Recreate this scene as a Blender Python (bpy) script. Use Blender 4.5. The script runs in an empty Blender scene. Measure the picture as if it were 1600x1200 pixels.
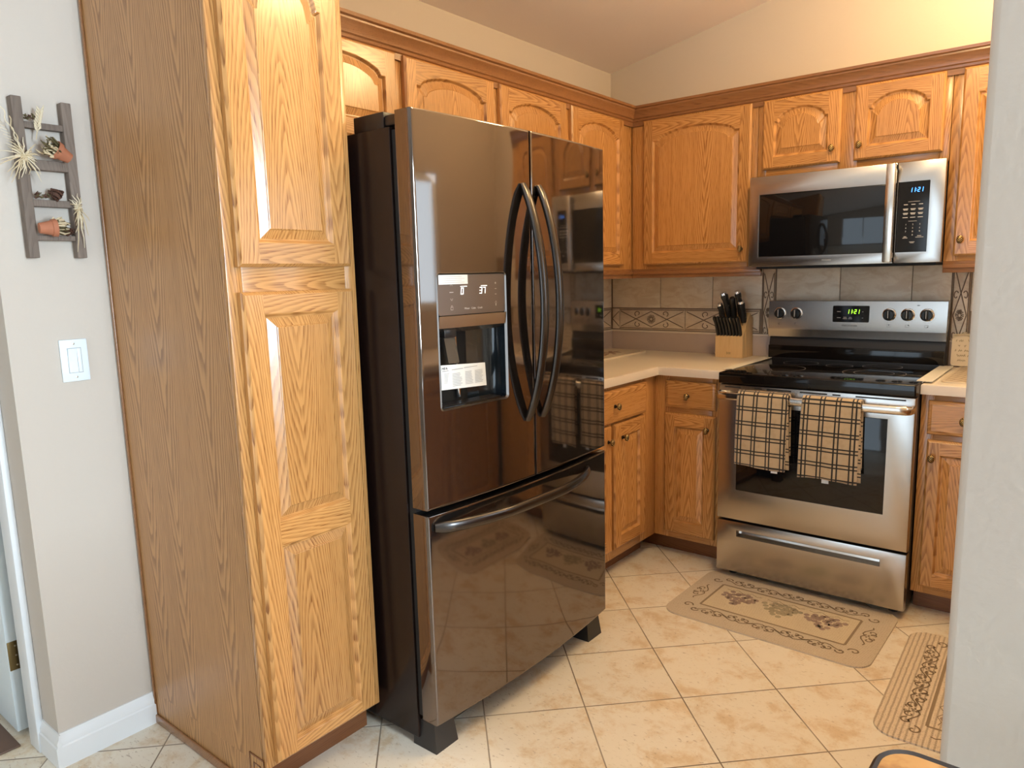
import bpy, bmesh, math, random
from mathutils import Vector, Matrix
random.seed(7)
PI = math.pi
sc = bpy.context.scene
COL = sc.collection

# ------------------------------------------------------------------ camera, world, exposure, large lights
cam_data = bpy.data.cameras.new('camera')
cam_data.sensor_width = 36.0
cam_data.lens = 1134.29 / 1600 * 36.0
cam_data.shift_x = -13.55 / 1600
cam_data.shift_y = 4.01 / 1600
cam_data.clip_start = 0.05
cam = bpy.data.objects.new('camera', cam_data)
COL.objects.link(cam)
YAW, PIT, ROL = 0.6708, -0.1526, -0.0235
fwd = Vector((-math.sin(YAW) * math.cos(PIT), math.cos(YAW) * math.cos(PIT), math.sin(PIT)))
rgt = fwd.cross(Vector((0, 0, 1))).normalized()
upv = rgt.cross(fwd)
r2 = rgt * math.cos(ROL) + upv * math.sin(ROL)
u2 = -rgt * math.sin(ROL) + upv * math.cos(ROL)
mw = Matrix((r2, u2, -fwd)).transposed().to_4x4()
mw.translation = Vector((2.2110, -3.6542, 1.3507))
cam.matrix_world = mw
sc.camera = cam

sc.view_settings.view_transform = 'Standard'
sc.view_settings.look = 'None'
sc.view_settings.gamma = 1.0
sc.view_settings.use_curve_mapping = False
sc.view_settings.exposure = 0.2
sc.cycles.use_denoising = True
sc.cycles.max_bounces = 10
sc.cycles.sample_clamp_indirect = 8.0

world = bpy.data.worlds.new('world')
sc.world = world
world.use_nodes = True
bg = world.node_tree.nodes['Background']
bg.inputs['Color'].default_value = (0.70, 0.85, 1.0, 1)
bg.inputs['Strength'].default_value = 0.9


def area(name, loc, target, sx, sy, power, color, spread=PI):
    l = bpy.data.lights.new(name, 'AREA')
    l.shape = 'RECTANGLE'
    l.size = sx
    l.size_y = sy
    l.energy = power
    l.color = color
    l.spread = spread
    o = bpy.data.objects.new(name, l)
    COL.objects.link(o)
    o.location = loc
    o.rotation_euler = (Vector(target) - Vector(loc)).to_track_quat('-Z', 'Y').to_euler()
    return o


DAY = (0.69, 0.86, 1.0)
# daylight through the glass door behind the camera, the dining window at the right and the window over the sink
area('daylight_garden_door', (1.5, -6.28, 1.1), (1.5, 0, 1.9), 1.8, 2.05, 25, DAY)
area('daylight_dining_window', (4.68, -2.82, 1.5), (0, -2.95, 1.75), 0.6, 1.6, 185, DAY)
area('daylight_sink_window', (2.99, -1.25, 1.55), (0, -1.4, 1.2), 0.8, 0.8, 5, DAY)


def point(name, loc, power, color, r):
    l = bpy.data.lights.new(name, 'POINT')
    l.energy = power
    l.color = color
    l.shadow_soft_size = r
    o = bpy.data.objects.new(name, l)
    COL.objects.link(o)
    o.location = loc
    return o


# ------------------------------------------------------------------ materials
MATS = {}


def new_mat(name):
    m = bpy.data.materials.new(name)
    m.use_nodes = True
    nt = m.node_tree
    b = nt.nodes['Principled BSDF']
    MATS[name] = m
    return m, nt, b


def simple(name, col, rough=0.5, metal=0.0, coat=0.0, bump=0.0, bscale=200.0, emit=None, estr=0.0, var=0.0, trans=0.0, spec=None):
    m, nt, b = new_mat(name)
    b.inputs['Base Color'].default_value = (*col, 1)
    b.inputs['Roughness'].default_value = rough
    b.inputs['Metallic'].default_value = metal
    b.inputs['Coat Weight'].default_value = coat
    b.inputs['Coat Roughness'].default_value = 0.08
    if spec is not None:
        b.inputs['Specular IOR Level'].default_value = spec
    if trans:
        b.inputs['Transmission Weight'].default_value = trans
    if emit:
        b.inputs['Emission Color'].default_value = (*emit, 1)
        b.inputs['Emission Strength'].default_value = estr
    if bump or var:
        tc = nt.nodes.new('ShaderNodeTexCoord')
        n = nt.nodes.new('ShaderNodeTexNoise')
        n.inputs['Scale'].default_value = bscale
        n.inputs['Detail'].default_value = 3
        nt.links.new(tc.outputs['Object'], n.inputs['Vector'])
        if bump:
            bp = nt.nodes.new('ShaderNodeBump')
            bp.inputs['Strength'].default_value = bump
            bp.inputs['Distance'].default_value = 0.002
            nt.links.new(n.outputs['Fac'], bp.inputs['Height'])
            nt.links.new(bp.outputs['Normal'], b.inputs['Normal'])
        if var:
            mx = nt.nodes.new('ShaderNodeMix')
            mx.data_type = 'RGBA'
            mx.inputs['A'].default_value = (*[c * (1 - var) for c in col], 1)
            mx.inputs['B'].default_value = (*[min(1, c * (1 + var)) for c in col], 1)
            nt.links.new(n.outputs['Fac'], mx.inputs['Factor'])
            nt.links.new(mx.outputs['Result'], b.inputs['Base Color'])
    return m


class NT:
    """tiny helper to chain shader math"""

    def __init__(s, nt):
        s.nt = nt

    def val(s, sock, inp):
        if isinstance(sock, (int, float)):
            inp.default_value = sock
        else:
            s.nt.links.new(sock, inp)

    def m(s, op, a, b=0.0, c=0.0, clamp=False):
        n = s.nt.nodes.new('ShaderNodeMath')
        n.operation = op
        n.use_clamp = clamp
        s.val(a, n.inputs[0])
        s.val(b, n.inputs[1])
        if op in ('MULTIPLY_ADD', 'WRAP', 'SMOOTH_MIN', 'COMPARE'):
            s.val(c, n.inputs[2])
        return n.outputs[0]

    def noise(s, vec, scale, detail=2.0, rough=0.5, dist=0.0):
        n = s.nt.nodes.new('ShaderNodeTexNoise')
        n.inputs['Scale'].default_value = scale
        n.inputs['Detail'].default_value = detail
        n.inputs['Roughness'].default_value = rough
        n.inputs['Distortion'].default_value = dist
        if vec is not None:
            s.nt.links.new(vec, n.inputs['Vector'])
        return n.outputs['Fac']

    def mapping(s, vec, scale=(1, 1, 1), rot=(0, 0, 0), loc=(0, 0, 0)):
        n = s.nt.nodes.new('ShaderNodeMapping')
        n.inputs['Scale'].default_value = scale
        n.inputs['Rotation'].default_value = rot
        n.inputs['Location'].default_value = loc
        s.nt.links.new(vec, n.inputs['Vector'])
        return n.outputs['Vector']

    def mix(s, fac, a, b):
        n = s.nt.nodes.new('ShaderNodeMix')
        n.data_type = 'RGBA'
        s.val(fac, n.inputs['Factor'])
        for v, i in ((a, 'A'), (b, 'B')):
            if isinstance(v, tuple):
                n.inputs[i].default_value = (*v, 1) if len(v) == 3 else v
            else:
                s.nt.links.new(v, n.inputs[i])
        return n.outputs['Result']

    def coord(s, which='Object'):
        n = s.nt.nodes.new('ShaderNodeTexCoord')
        return n.outputs[which]

    def attr(s, name):
        n = s.nt.nodes.new('ShaderNodeAttribute')
        n.attribute_name = name
        return n

    def sep(s, v):
        n = s.nt.nodes.new('ShaderNodeSeparateXYZ')
        s.nt.links.new(v, n.inputs[0])
        return n.outputs

    def comb(s, x, y, z):
        n = s.nt.nodes.new('ShaderNodeCombineXYZ')
        for v, i in zip((x, y, z), n.inputs):
            s.val(v, i)
        return n.outputs[0]

    def vadd(s, a, b):
        n = s.nt.nodes.new('ShaderNodeVectorMath')
        n.operation = 'ADD'
        s.nt.links.new(a, n.inputs[0])
        s.nt.links.new(b, n.inputs[1])
        return n.outputs[0]

    def smooth(s, v, lo, hi, a=0.0, b=1.0):
        n = s.nt.nodes.new('ShaderNodeMapRange')
        n.interpolation_type = 'SMOOTHSTEP'
        s.val(v, n.inputs['Value'])
        n.inputs['From Min'].default_value = lo
        n.inputs['From Max'].default_value = hi
        n.inputs['To Min'].default_value = a
        n.inputs['To Max'].default_value = b
        return n.outputs['Result']

    def bump(s, h, strength, dist=0.002):
        n = s.nt.nodes.new('ShaderNodeBump')
        n.inputs['Strength'].default_value = strength
        n.inputs['Distance'].default_value = dist
        s.nt.links.new(h, n.inputs['Height'])
        return n.outputs['Normal']


def oak(name, axis, light=(0.57, 0.284, 0.092), dark=(0.205, 0.070, 0.014), rough=0.27, ring=0.55, coat=0.35, dens=0.78, veneer=0.0):
    """flat-sawn oak: nested cathedral arches along the board, fine pores along the grain"""
    m, nt, b = new_mat(name)
    N = NT(nt)
    co = N.coord('Object')
    g = N.attr('grain').outputs['Fac']
    x, y, z = N.sep(co)
    cx, cy, cz_ = N.sep(N.attr('ctr').outputs['Vector'])
    px, py, pz = N.m('SUBTRACT', x, cx), N.m('SUBTRACT', y, cy), N.m('SUBTRACT', z, cz_)
    al = {'z': pz, 'x': px, 'y': py}[axis]
    ac = {'z': N.m('ADD', px, py), 'x': N.m('ADD', py, pz), 'y': N.m('ADD', px, pz)}[axis]
    if veneer:
        ac = N.m('SUBTRACT', N.m('PINGPONG', N.m('ADD', ac, 0.07), veneer), veneer * 0.35)
    r1 = N.m('FRACT', N.m('MULTIPLY', g, 17.3))
    r2 = N.m('FRACT', N.m('MULTIPLY', g, 5.77))
    ac = N.m('ADD', ac, N.m('MULTIPLY_ADD', r1, 0.11, -0.055))
    sgn = N.m('MULTIPLY_ADD', N.m('GREATER_THAN', r2, 0.35), 2.0, -1.0)
    al = N.m('MULTIPLY', al, sgn)
    off = N.m('MULTIPLY', g, 9.1)
    v = N.comb(N.m('ADD', N.m('MULTIPLY', al, 0.16), off), ac, off)
    big = N.noise(v, 9.0, 2.0, 0.5)
    wob = N.noise(v, 45.0, 2.0, 0.6)
    q = N.m('POWER', N.m('ADD', N.m('ABSOLUTE', ac), 0.004), 1.55)
    ph = N.m('ADD', N.m('MULTIPLY', al, 17.0 * dens), N.m('MULTIPLY', q, 620.0 * dens))
    ph = N.m('ADD', ph, N.m('MULTIPLY', big, 5.5))
    ph = N.m('ADD', ph, N.m('MULTIPLY', wob, 0.9))
    fr = N.m('FRACT', ph)
    # sharp early-wood edge, soft fade
    rg = N.m('MULTIPLY', N.smooth(fr, 0.0, 0.12), N.smooth(fr, 0.15, 0.85, 1.0, 0.0))
    vf = N.comb(N.m('ADD', N.m('MULTIPLY', al, 0.022), off), ac, N.m('ADD', off, N.m('MULTIPLY', py, 0.3)))
    pores = N.smooth(N.noise(vf, 520.0, 2.0, 0.6), 0.50, 0.70)
    streak = N.noise(vf, 70.0, 3.0, 0.6)
    f = N.m('ADD', N.m('MULTIPLY', rg, N.m('MULTIPLY_ADD', pores, 0.5, ring * 0.75)), N.m('MULTIPLY', pores, 0.20))
    f = N.m('ADD', f, N.m('MULTIPLY', N.m('SUBTRACT', streak, 0.5), 0.7), clamp=True)
    col = N.mix(f, light, dark)
    oi = N.m('FRACT', N.m('MULTIPLY', g, 7.31))
    tone = N.m('MULTIPLY_ADD', oi, 0.22, 0.89)
    h = nt.nodes.new('ShaderNodeHueSaturation')
    nt.links.new(col, h.inputs['Color'])
    nt.links.new(tone, h.inputs['Value'])
    nt.links.new(h.outputs['Color'], b.inputs['Base Color'])
    b.inputs['Roughness'].default_value = rough
    b.inputs['Coat Weight'].default_value = coat
    b.inputs['Coat Roughness'].default_value = 0.16
    nt.links.new(N.bump(f, 0.06, 0.001), b.inputs['Normal'])
    return m


oak('oak_z', 'z')
oak('oak_x', 'x')
oak('oak_side', 'z', light=(0.50, 0.262, 0.100), dark=(0.25, 0.110, 0.036), rough=0.38, ring=1.0, coat=0.15, veneer=0.19, dens=0.55)
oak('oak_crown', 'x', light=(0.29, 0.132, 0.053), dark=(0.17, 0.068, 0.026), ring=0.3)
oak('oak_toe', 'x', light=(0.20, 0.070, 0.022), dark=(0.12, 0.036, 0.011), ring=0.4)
oak('bamboo', 'z', light=(0.74, 0.50, 0.24), dark=(0.56, 0.33, 0.12), ring=0.3, rough=0.4, coat=0.1)
oak('weathered_wood', 'z', light=(0.20, 0.155, 0.125), dark=(0.11, 0.08, 0.065), ring=0.35, rough=0.8, coat=0.0)

simple('wall_paint', (0.59, 0.525, 0.46), 0.75, bump=0.25, bscale=90)
simple('ceiling_paint', (0.88, 0.81, 0.76), 0.85, bump=0.3, bscale=60)
simple('trim_white', (0.82, 0.84, 0.86), 0.35)
simple('door_white', (0.72, 0.80, 0.84), 0.4)
simple('plastic_white', (0.80, 0.88, 0.94), 0.3)
simple('brass_hinge', (0.22, 0.16, 0.07), 0.35, metal=0.9)
simple('screw', (0.55, 0.5, 0.4), 0.3, metal=1)
simple('counter', (0.76, 0.67, 0.55), 0.32, bump=0.03, bscale=400, var=0.04)
simple('counter_nose', (0.70, 0.61, 0.52), 0.35)
simple('splash_strip', (0.47, 0.375, 0.33), 0.5, var=0.05, bscale=30)
simple('grout', (0.27, 0.20, 0.145), 0.9)
simple('tile_relief', (0.22, 0.155, 0.105), 0.6)
simple('black_gloss', (0.007, 0.006, 0.006), 0.07, spec=0.35)
simple('black_glass', (0.006, 0.006, 0.007), 0.05, spec=0.4)
simple('black_satin', (0.014, 0.011, 0.010), 0.35)
simple('black_plastic', (0.012, 0.012, 0.012), 0.32)
simple('dark_rubber', (0.01, 0.01, 0.01), 0.7)
simple('fridge_side', (0.012, 0.006, 0.005), 0.25, spec=0.35)
simple('fridge_trim', (0.02, 0.018, 0.018), 0.3)
simple('chrome', (0.8, 0.8, 0.82), 0.12, metal=1)
simple('fridge_strip', (0.42, 0.36, 0.31), 0.2, metal=0.9)
simple('cavity', (0.015, 0.022, 0.03), 0.12, coat=0.5)
simple('clear_lever', (0.10, 0.09, 0.08), 0.12, trans=0.4)
simple('paper_white', (0.80, 0.84, 0.86), 0.5)
simple('ink', (0.05, 0.05, 0.06), 0.7)
simple('ink_grey', (0.38, 0.40, 0.42), 0.7)
simple('print_white', (0.62, 0.60, 0.58), 0.5)
simple('led_white', (0.9, 0.9, 0.9), 0.5, emit=(1, 1, 1), estr=1.0)
simple('led_blue', (0.02, 0.1, 0.5), 0.5, emit=(0.08, 0.35, 1.0), estr=3.0)
simple('led_green', (0.2, 0.5, 0.0), 0.5, emit=(0.45, 1.0, 0.05), estr=1.8)
simple('burner_line', (0.17, 0.16, 0.15), 0.4)
simple('gap_cream', (0.82, 0.77, 0.66), 0.4)
simple('terracotta', (0.42, 0.155, 0.08), 0.75, var=0.12, bscale=60)
simple('raffia', (0.62, 0.50, 0.32), 0.8, var=0.15, bscale=50)
simple('raffia_pale', (0.72, 0.62, 0.45), 0.8)
simple('moss', (0.10, 0.075, 0.03), 0.95, var=0.4, bscale=150)
simple('cone_brown', (0.085, 0.035, 0.02), 0.8, var=0.3, bscale=80)
simple('sign_cream', (0.74, 0.60, 0.40), 0.6)
simple('script_brown', (0.24, 0.16, 0.06), 0.7)
simple('grape_mauve', (0.33, 0.235, 0.20), 0.95, var=0.2, bscale=300)
simple('grape_green', (0.36, 0.31, 0.21), 0.95, var=0.2, bscale=300)
simple('scroll_brown', (0.19, 0.135, 0.085), 0.95)
simple('line_brown', (0.27, 0.20, 0.13), 0.95)
simple('board_cream', (0.66, 0.56, 0.42), 0.35)
simple('board_brown', (0.27, 0.15, 0.09), 0.4)
simple('mat_line', (0.22, 0.14, 0.10), 0.7)
simple('table_rim', (0.03, 0.02, 0.016), 0.35)
simple('table_leg', (0.03, 0.025, 0.02), 0.4)
simple('threshold', (0.13, 0.075, 0.05), 0.5)
simple('lamp_glass', (0.9, 0.8, 0.6), 0.4, emit=(1.0, 0.74, 0.38), estr=42.0)
simple('lamp_metal', (0.5, 0.42, 0.3), 0.3, metal=1)
simple('grass', (0.08, 0.16, 0.04), 0.9)
simple('bronze_dark', (0.03, 0.022, 0.014), 0.35, metal=0.6)


def steel(name, col, rough, aniso=0.6, metal=1.0, bands=0.0):
    m, nt, b = new_mat(name)
    N = NT(nt)
    v = N.mapping(N.coord(), scale=(0.02, 1, 1))
    n = N.noise(v, 900, 2)
    b.inputs['Base Color'].default_value = (*col, 1)
    b.inputs['Metallic'].default_value = metal
    b.inputs['Roughness'].default_value = rough
    return m


steel('stainless', (0.50, 0.475, 0.45), 0.25)
steel('stainless_smooth', (0.68, 0.66, 0.63), 0.18)


def black_stainless():
    m, nt, b = new_mat('black_stainless')
    N = NT(nt)
    co = N.coord()
    b.inputs['Base Color'].default_value = (0.195, 0.165, 0.148, 1)
    b.inputs['Metallic'].default_value = 0.95
    b.inputs['Roughness'].default_value = 0.055
    # the protective film still on the doors is slightly wavy
    n1 = N.noise(N.mapping(co, scale=(1, 1, 0.35)), 4.0, 1.0, 0.4, 0.6)
    nt.links.new(N.bump(n1, 0.085, 0.03), b.inputs['Normal'])
    b.inputs['Coat Weight'].default_value = 0.1
    b.inputs['Coat Roughness'].default_value = 0.02


black_stainless()
simple('bezel_metal', (0.24, 0.21, 0.19), 0.3, metal=1)
simple('handle_metal', (0.085, 0.078, 0.075), 0.26, metal=0.95)


def striped_knob():
    m, nt, b = new_mat('knob_brass')
    N = NT(nt)
    x, y, z = N.sep(N.coord())
    ph = N.m('MULTIPLY', N.m('ADD', z, N.m('MULTIPLY', x, 0.9)), 900)
    s = N.smooth(N.m('SINE', ph), -0.2, 0.5)
    nt.links.new(N.mix(s, (0.02, 0.012, 0.006), (0.62, 0.43, 0.18)), b.inputs['Base Color'])
    b.inputs['Metallic'].default_value = 0.9
    b.inputs['Roughness'].default_value = 0.28
    nt.links.new(N.bump(s, 0.6, 0.001), b.inputs['Normal'])


striped_knob()


def floor_mat():
    m, nt, b = new_mat('floor_tile')
    N = NT(nt)
    x, y, z = N.sep(N.coord())
    P = 0.3168
    c = math.sqrt(0.5) / P
    # a diagonal grid with a joint crossing at (1.040,-1.443)
    xs = N.m('SUBTRACT', x, 1.040)
    ys = N.m('ADD', y, 1.443)
    a = N.m('MULTIPLY', N.m('ADD', xs, ys), c)
    d = N.m('MULTIPLY', N.m('SUBTRACT', xs, ys), c)
    fa, fd = N.m('FRACT', a), N.m('FRACT', d)
    ea = N.m('MINIMUM', fa, N.m('SUBTRACT', 1.0, fa))
    ed = N.m('MINIMUM', fd, N.m('SUBTRACT', 1.0, fd))
    e = N.m('MINIMUM', ea, ed)
    wn = nt.nodes.new('ShaderNodeTexWhiteNoise')
    wn.noise_dimensions = '3D'
    nt.links.new(N.comb(N.m('FLOOR', a), N.m('FLOOR', d), 0.0), wn.inputs['Vector'])
    rnd = wn.outputs['Value']
    co = N.comb(x, y, N.m('MULTIPLY', rnd, 13.0))
    n1 = N.noise(co, 8.5, 9.0, 0.72, 0.25)
    n2 = N.noise(co, 20.0, 5.0, 0.65, 0.4)
    n3 = N.noise(N.mapping(co, scale=(1.0, 2.2, 1)), 55.0, 3.0, 0.6, 0.5)
    base = N.mix(N.smooth(n1, 0.46, 0.66), (0.80, 0.73, 0.61), (0.67, 0.52, 0.34))
    base = N.mix(N.smooth(n2, 0.48, 0.72, 0, 0.45), base, (0.82, 0.74, 0.61))
    base = N.mix(N.smooth(n3, 0.60, 0.72, 0, 0.55), base, (0.34, 0.24, 0.145))
    h = nt.nodes.new('ShaderNodeHueSaturation')
    nt.links.new(base, h.inputs['Color'])
    nt.links.new(N.m('MULTIPLY_ADD', rnd, 0.10, 0.94), h.inputs['Value'])
    g = N.smooth(e, 0.0045, 0.0085)
    gn = N.noise(N.coord(), 3.0)
    gcol = N.mix(N.smooth(gn, 0.4, 0.6), (0.20, 0.15, 0.10), (0.33, 0.27, 0.20))
    nt.links.new(N.mix(g, gcol, h.outputs['Color']), b.inputs['Base Color'])
    nt.links.new(N.m('MULTIPLY_ADD', g, -0.42, 0.85), b.inputs['Roughness'])
    hh = N.m('ADD', g, N.m('MULTIPLY', n2, 0.25))
    nt.links.new(N.bump(hh, 0.35, 0.002), b.inputs['Normal'])


floor_mat()


def tile_mat(name, c1, c2, c3):
    m, nt, b = new_mat(name)
    N = NT(nt)
    g = N.attr('grain').outputs['Fac']
    co = N.vadd(N.coord(), N.comb(N.m('MULTIPLY', g, 5.0), 0.0, N.m('MULTIPLY', g, 3.0)))
    v = N.mapping(co, scale=(1, 1, 2.2), rot=(0, 0.5, 0))
    n1 = N.noise(v, 9.0, 4.0, 0.6, 1.0)
    n2 = N.noise(co, 120.0, 2.0)
    c = N.mix(N.smooth(n1, 0.4, 0.66), c1, c2)
    c = N.mix(N.smooth(n2, 0.55, 0.75, 0, 0.4), c, c3)
    nt.links.new(c, b.inputs['Base Color'])
    b.inputs['Roughness'].default_value = 0.42
    nt.links.new(N.bump(n1, 0.1, 0.002), b.inputs['Normal'])


tile_mat('tile_stone', (0.84, 0.76, 0.63), (0.72, 0.61, 0.47), (0.72, 0.61, 0.47))
tile_mat('tile_border', (0.80, 0.69, 0.54), (0.68, 0.56, 0.42), (0.54, 0.42, 0.31))


def towel_mat():
    m, nt, b = new_mat('towel_plaid')
    N = NT(nt)
    uv = nt.nodes.new('ShaderNodeUVMap')
    uv.uv_map = 'UVMap'
    x, y, z = N.sep(uv.outputs['UV'])

    def pair(c, pitch, off):
        f = N.m('MULTIPLY', N.m('FRACT', N.m('DIVIDE', N.m('ADD', c, off), pitch)), pitch)
        a = N.m('ABSOLUTE', N.m('SUBTRACT', f, 0.014))
        bb = N.m('ABSOLUTE', N.m('SUBTRACT', f, 0.028))
        return N.m('SUBTRACT', 1.0, N.smooth(N.m('MINIMUM', a, bb), 0.0021, 0.0033))

    l = N.m('MAXIMUM', pair(x, 0.0585, 0.0), pair(y, 0.061, 0.02))
    n = N.noise(uv.outputs['UV'], 700, 2)
    n2 = N.noise(uv.outputs['UV'], 35, 3)
    base = N.mix(n, (0.42, 0.30, 0.175), (0.64, 0.50, 0.33))
    base = N.mix(N.smooth(n2, 0.45, 0.7, 0, 0.3), base, (0.36, 0.24, 0.13))
    nt.links.new(N.mix(l, base, (0.012, 0.010, 0.010)), b.inputs['Base Color'])
    b.inputs['Roughness'].default_value = 0.95
    b.inputs['Sheen Weight'].default_value = 0.3
    nt.links.new(N.bump(n, 0.8, 0.002), b.inputs['Normal'])


towel_mat()


def rug_mat(name, ribdir, ribw, dark, light, amt):
    m, nt, b = new_mat(name)
    N = NT(nt)
    x, y, z = N.sep(N.coord())
    c = x if ribdir == 'x' else y
    o = y if ribdir == 'x' else x
    w = N.noise(N.coord(), 30, 2)
    cc = N.m('ADD', c, N.m('MULTIPLY', w, 0.004))
    s = N.m('MULTIPLY_ADD', N.m('SINE', N.m('MULTIPLY', cc, 2 * PI / ribw)), 0.5, 0.5)
    kn = N.m('MULTIPLY_ADD', N.m('SINE', N.m('MULTIPLY', N.m('ADD', o, N.m('MULTIPLY', w, 0.02)), 2 * PI / 0.009)), 0.5, 0.5)
    sp = N.noise(N.coord(), 260, 2, 0.7)
    f = N.m('MULTIPLY', N.smooth(s, 0.5, 0.95), N.m('MULTIPLY_ADD', kn, 0.4, 0.6))
    col = N.mix(N.m('MULTIPLY', f, amt), light, dark)
    col = N.mix(N.smooth(sp, 0.52, 0.68, 0, 0.45), col, dark)
    nt.links.new(col, b.inputs['Base Color'])
    b.inputs['Roughness'].default_value = 0.95
    nt.links.new(N.bump(s, 0.7, 0.003), b.inputs['Normal'])
    nt.links.new(N.bump(N.m('ADD', N.m('MULTIPLY', s, -1.0), sp), 0.6, 0.002), b.inputs['Normal'])


rug_mat('rug_fine', 'y', 0.0062, (0.36, 0.285, 0.20), (0.58, 0.49, 0.375), 0.45)
rug_mat('rug_field', 'y', 0.0062, (0.42, 0.33, 0.21), (0.62, 0.52, 0.37), 0.3)
rug_mat('rug_ribbed', 'y', 0.0150, (0.27, 0.20, 0.14), (0.70, 0.59, 0.45), 0.75)


def glass_table():
    m, nt, b = new_mat('table_glass')
    N = NT(nt)
    n = N.noise(N.coord(), 7.0, 4.0, 0.6, 1.5)
    nt.links.new(N.mix(N.smooth(n, 0.42, 0.6), (0.42, 0.20, 0.06), (0.25, 0.10, 0.03)), b.inputs['Base Color'])
    b.inputs['Roughness'].default_value = 0.06
    b.inputs['Coat Weight'].default_value = 1.0


glass_table()


def pane_mat():
    m, nt, b = new_mat('window_glass')
    b.inputs['Base Color'].default_value = (1, 1, 1, 1)
    b.inputs['Roughness'].default_value = 0.0
    b.inputs['Transmission Weight'].default_value = 1.0
    b.inputs['IOR'].default_value = 1.1


pane_mat()


# ------------------------------------------------------------------ mesh builder
class MB:
    def __init__(s):
        s.v, s.f, s.mi, s.g, s.mats, s.uvs, s.c = [], [], [], [], [], {}, []

    def mat(s, name):
        if name not in s.mats:
            s.mats.append(name)
        return s.mats.index(name)

    def add(s, verts, faces, mat, grain=None, uvs=None, M=None):
        b = len(s.v)
        if M is not None:
            verts = [M @ Vector(p) for p in verts]
        s.v += [tuple(p) for p in verts]
        k = s.mat(mat)
        g = random.random() if grain is None else grain
        lo = [min(p[i] for p in verts) for i in range(3)]
        hi = [max(p[i] for p in verts) for i in range(3)]
        c = tuple((a + q) / 2 for a, q in zip(lo, hi))
        for f in faces:
            if uvs is not None:
                s.uvs[len(s.f)] = [uvs[i] for i in f]
            s.f.append(tuple(i + b for i in f))
            s.mi.append(k)
            s.g.append(g)
            s.c += c
        return s

    def box(s, x0, x1, y0, y1, z0, z1, mat, bev=0.0, grain=None, M=None, seg=2):
        if x0 > x1: x0, x1 = x1, x0
        if y0 > y1: y0, y1 = y1, y0
        if z0 > z1: z0, z1 = z1, z0
        if bev <= 0:
            v = [(x, y, z) for x in (x0, x1) for y in (y0, y1) for z in (z0, z1)]
            f = [(0, 1, 3, 2), (4, 6, 7, 5), (0, 4, 5, 1), (2, 3, 7, 6), (0, 2, 6, 4), (1, 5, 7, 3)]
            return s.add(v, f, mat, grain, M=M)
        bm = bmesh.new()
        r = bmesh.ops.create_cube(bm, size=1)
        for q in bm.verts:
            q.co = Vector(((x0 + x1) / 2 + q.co.x * (x1 - x0), (y0 + y1) / 2 + q.co.y * (y1 - y0), (z0 + z1) / 2 + q.co.z * (z1 - z0)))
        bev = min(bev, 0.45 * min(x1 - x0, y1 - y0, z1 - z0))
        bmesh.ops.bevel(bm, geom=bm.edges[:], offset=bev, segments=seg, affect='EDGES', profile=0.5)
        bm.verts.index_update()
        v = [q.co.copy() for q in bm.verts]
        f = [tuple(q.index for q in fc.verts) for fc in bm.faces]
        bm.free()
        return s.add(v, f, mat, grain, M=M)

    def prism(s, poly, axis, a, b, mat, grain=None, M=None):
        """extrude a 2D polygon: axis x -> poly (y,z); axis y -> poly (x,z); axis z -> poly (x,y)"""
        def P(p, t):
            return {'x': (t, p[0], p[1]), 'y': (p[0], t, p[1]), 'z': (p[0], p[1], t)}[axis]
        n = len(poly)
        v = [P(p, a) for p in poly] + [P(p, b) for p in poly]
        f = [tuple(range(n))[::-1], tuple(range(n, 2 * n))] + [(i, (i + 1) % n, n + (i + 1) % n, n + i) for i in range(n)]
        return s.add(v, f, mat, grain, M=M)

    def lathe(s, prof, mat, n=24, M=None, sx=1.0, sy=1.0, grain=None):
        """prof = [(r,z)...] about local z"""
        v, f = [], []
        for r, z in prof:
            for k in range(n):
                a = 2 * PI * k / n
                v.append((r * math.cos(a) * sx, r * math.sin(a) * sy, z))
        for i in range(len(prof) - 1):
            for k in range(n):
                k2 = (k + 1) % n
                f.append((i * n + k, i * n + k2, (i + 1) * n + k2, (i + 1) * n + k))
        f.append(tuple(range(n))[::-1])
        f.append(tuple((len(prof) - 1) * n + k for k in range(n)))
        return s.add(v, f, mat, grain, M=M)

    def tube(s, pts, r, mat, n=8, M=None, flat=None, grain=None):
        """round (or elliptical: flat=(ra,rb,refvector)) tube along pts; r may be a list"""
        pts = [Vector(p) for p in pts]
        v, f = [], []
        prev = None
        for i, p in enumerate(pts):
            t = (pts[min(i + 1, len(pts) - 1)] - pts[max(i - 1, 0)]).normalized()
            if flat:
                ref = Vector(flat[2])
            else:
                ref = prev if prev else (Vector((0, 0, 1)) if abs(t.z) < 0.9 else Vector((1, 0, 0)))
            a = (ref - t * ref.dot(t)).normalized()
            b = t.cross(a)
            prev = a
            ri = r[i] if isinstance(r, (list, tuple)) else r
            ra, rb = (flat[0] * ri, flat[1] * ri) if flat else (ri, ri)
            for k in range(n):
                th = 2 * PI * k / n
                v.append(p + a * math.cos(th) * ra + b * math.sin(th) * rb)
        for i in range(len(pts) - 1):
            for k in range(n):
                k2 = (k + 1) % n
                f.append((i * n + k, i * n + k2, (i + 1) * n + k2, (i + 1) * n + k))
        f.append(tuple(range(n))[::-1])
        f.append(tuple((len(pts) - 1) * n + k for k in range(n)))
        return s.add(v, f, mat, grain, M=M)

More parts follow.
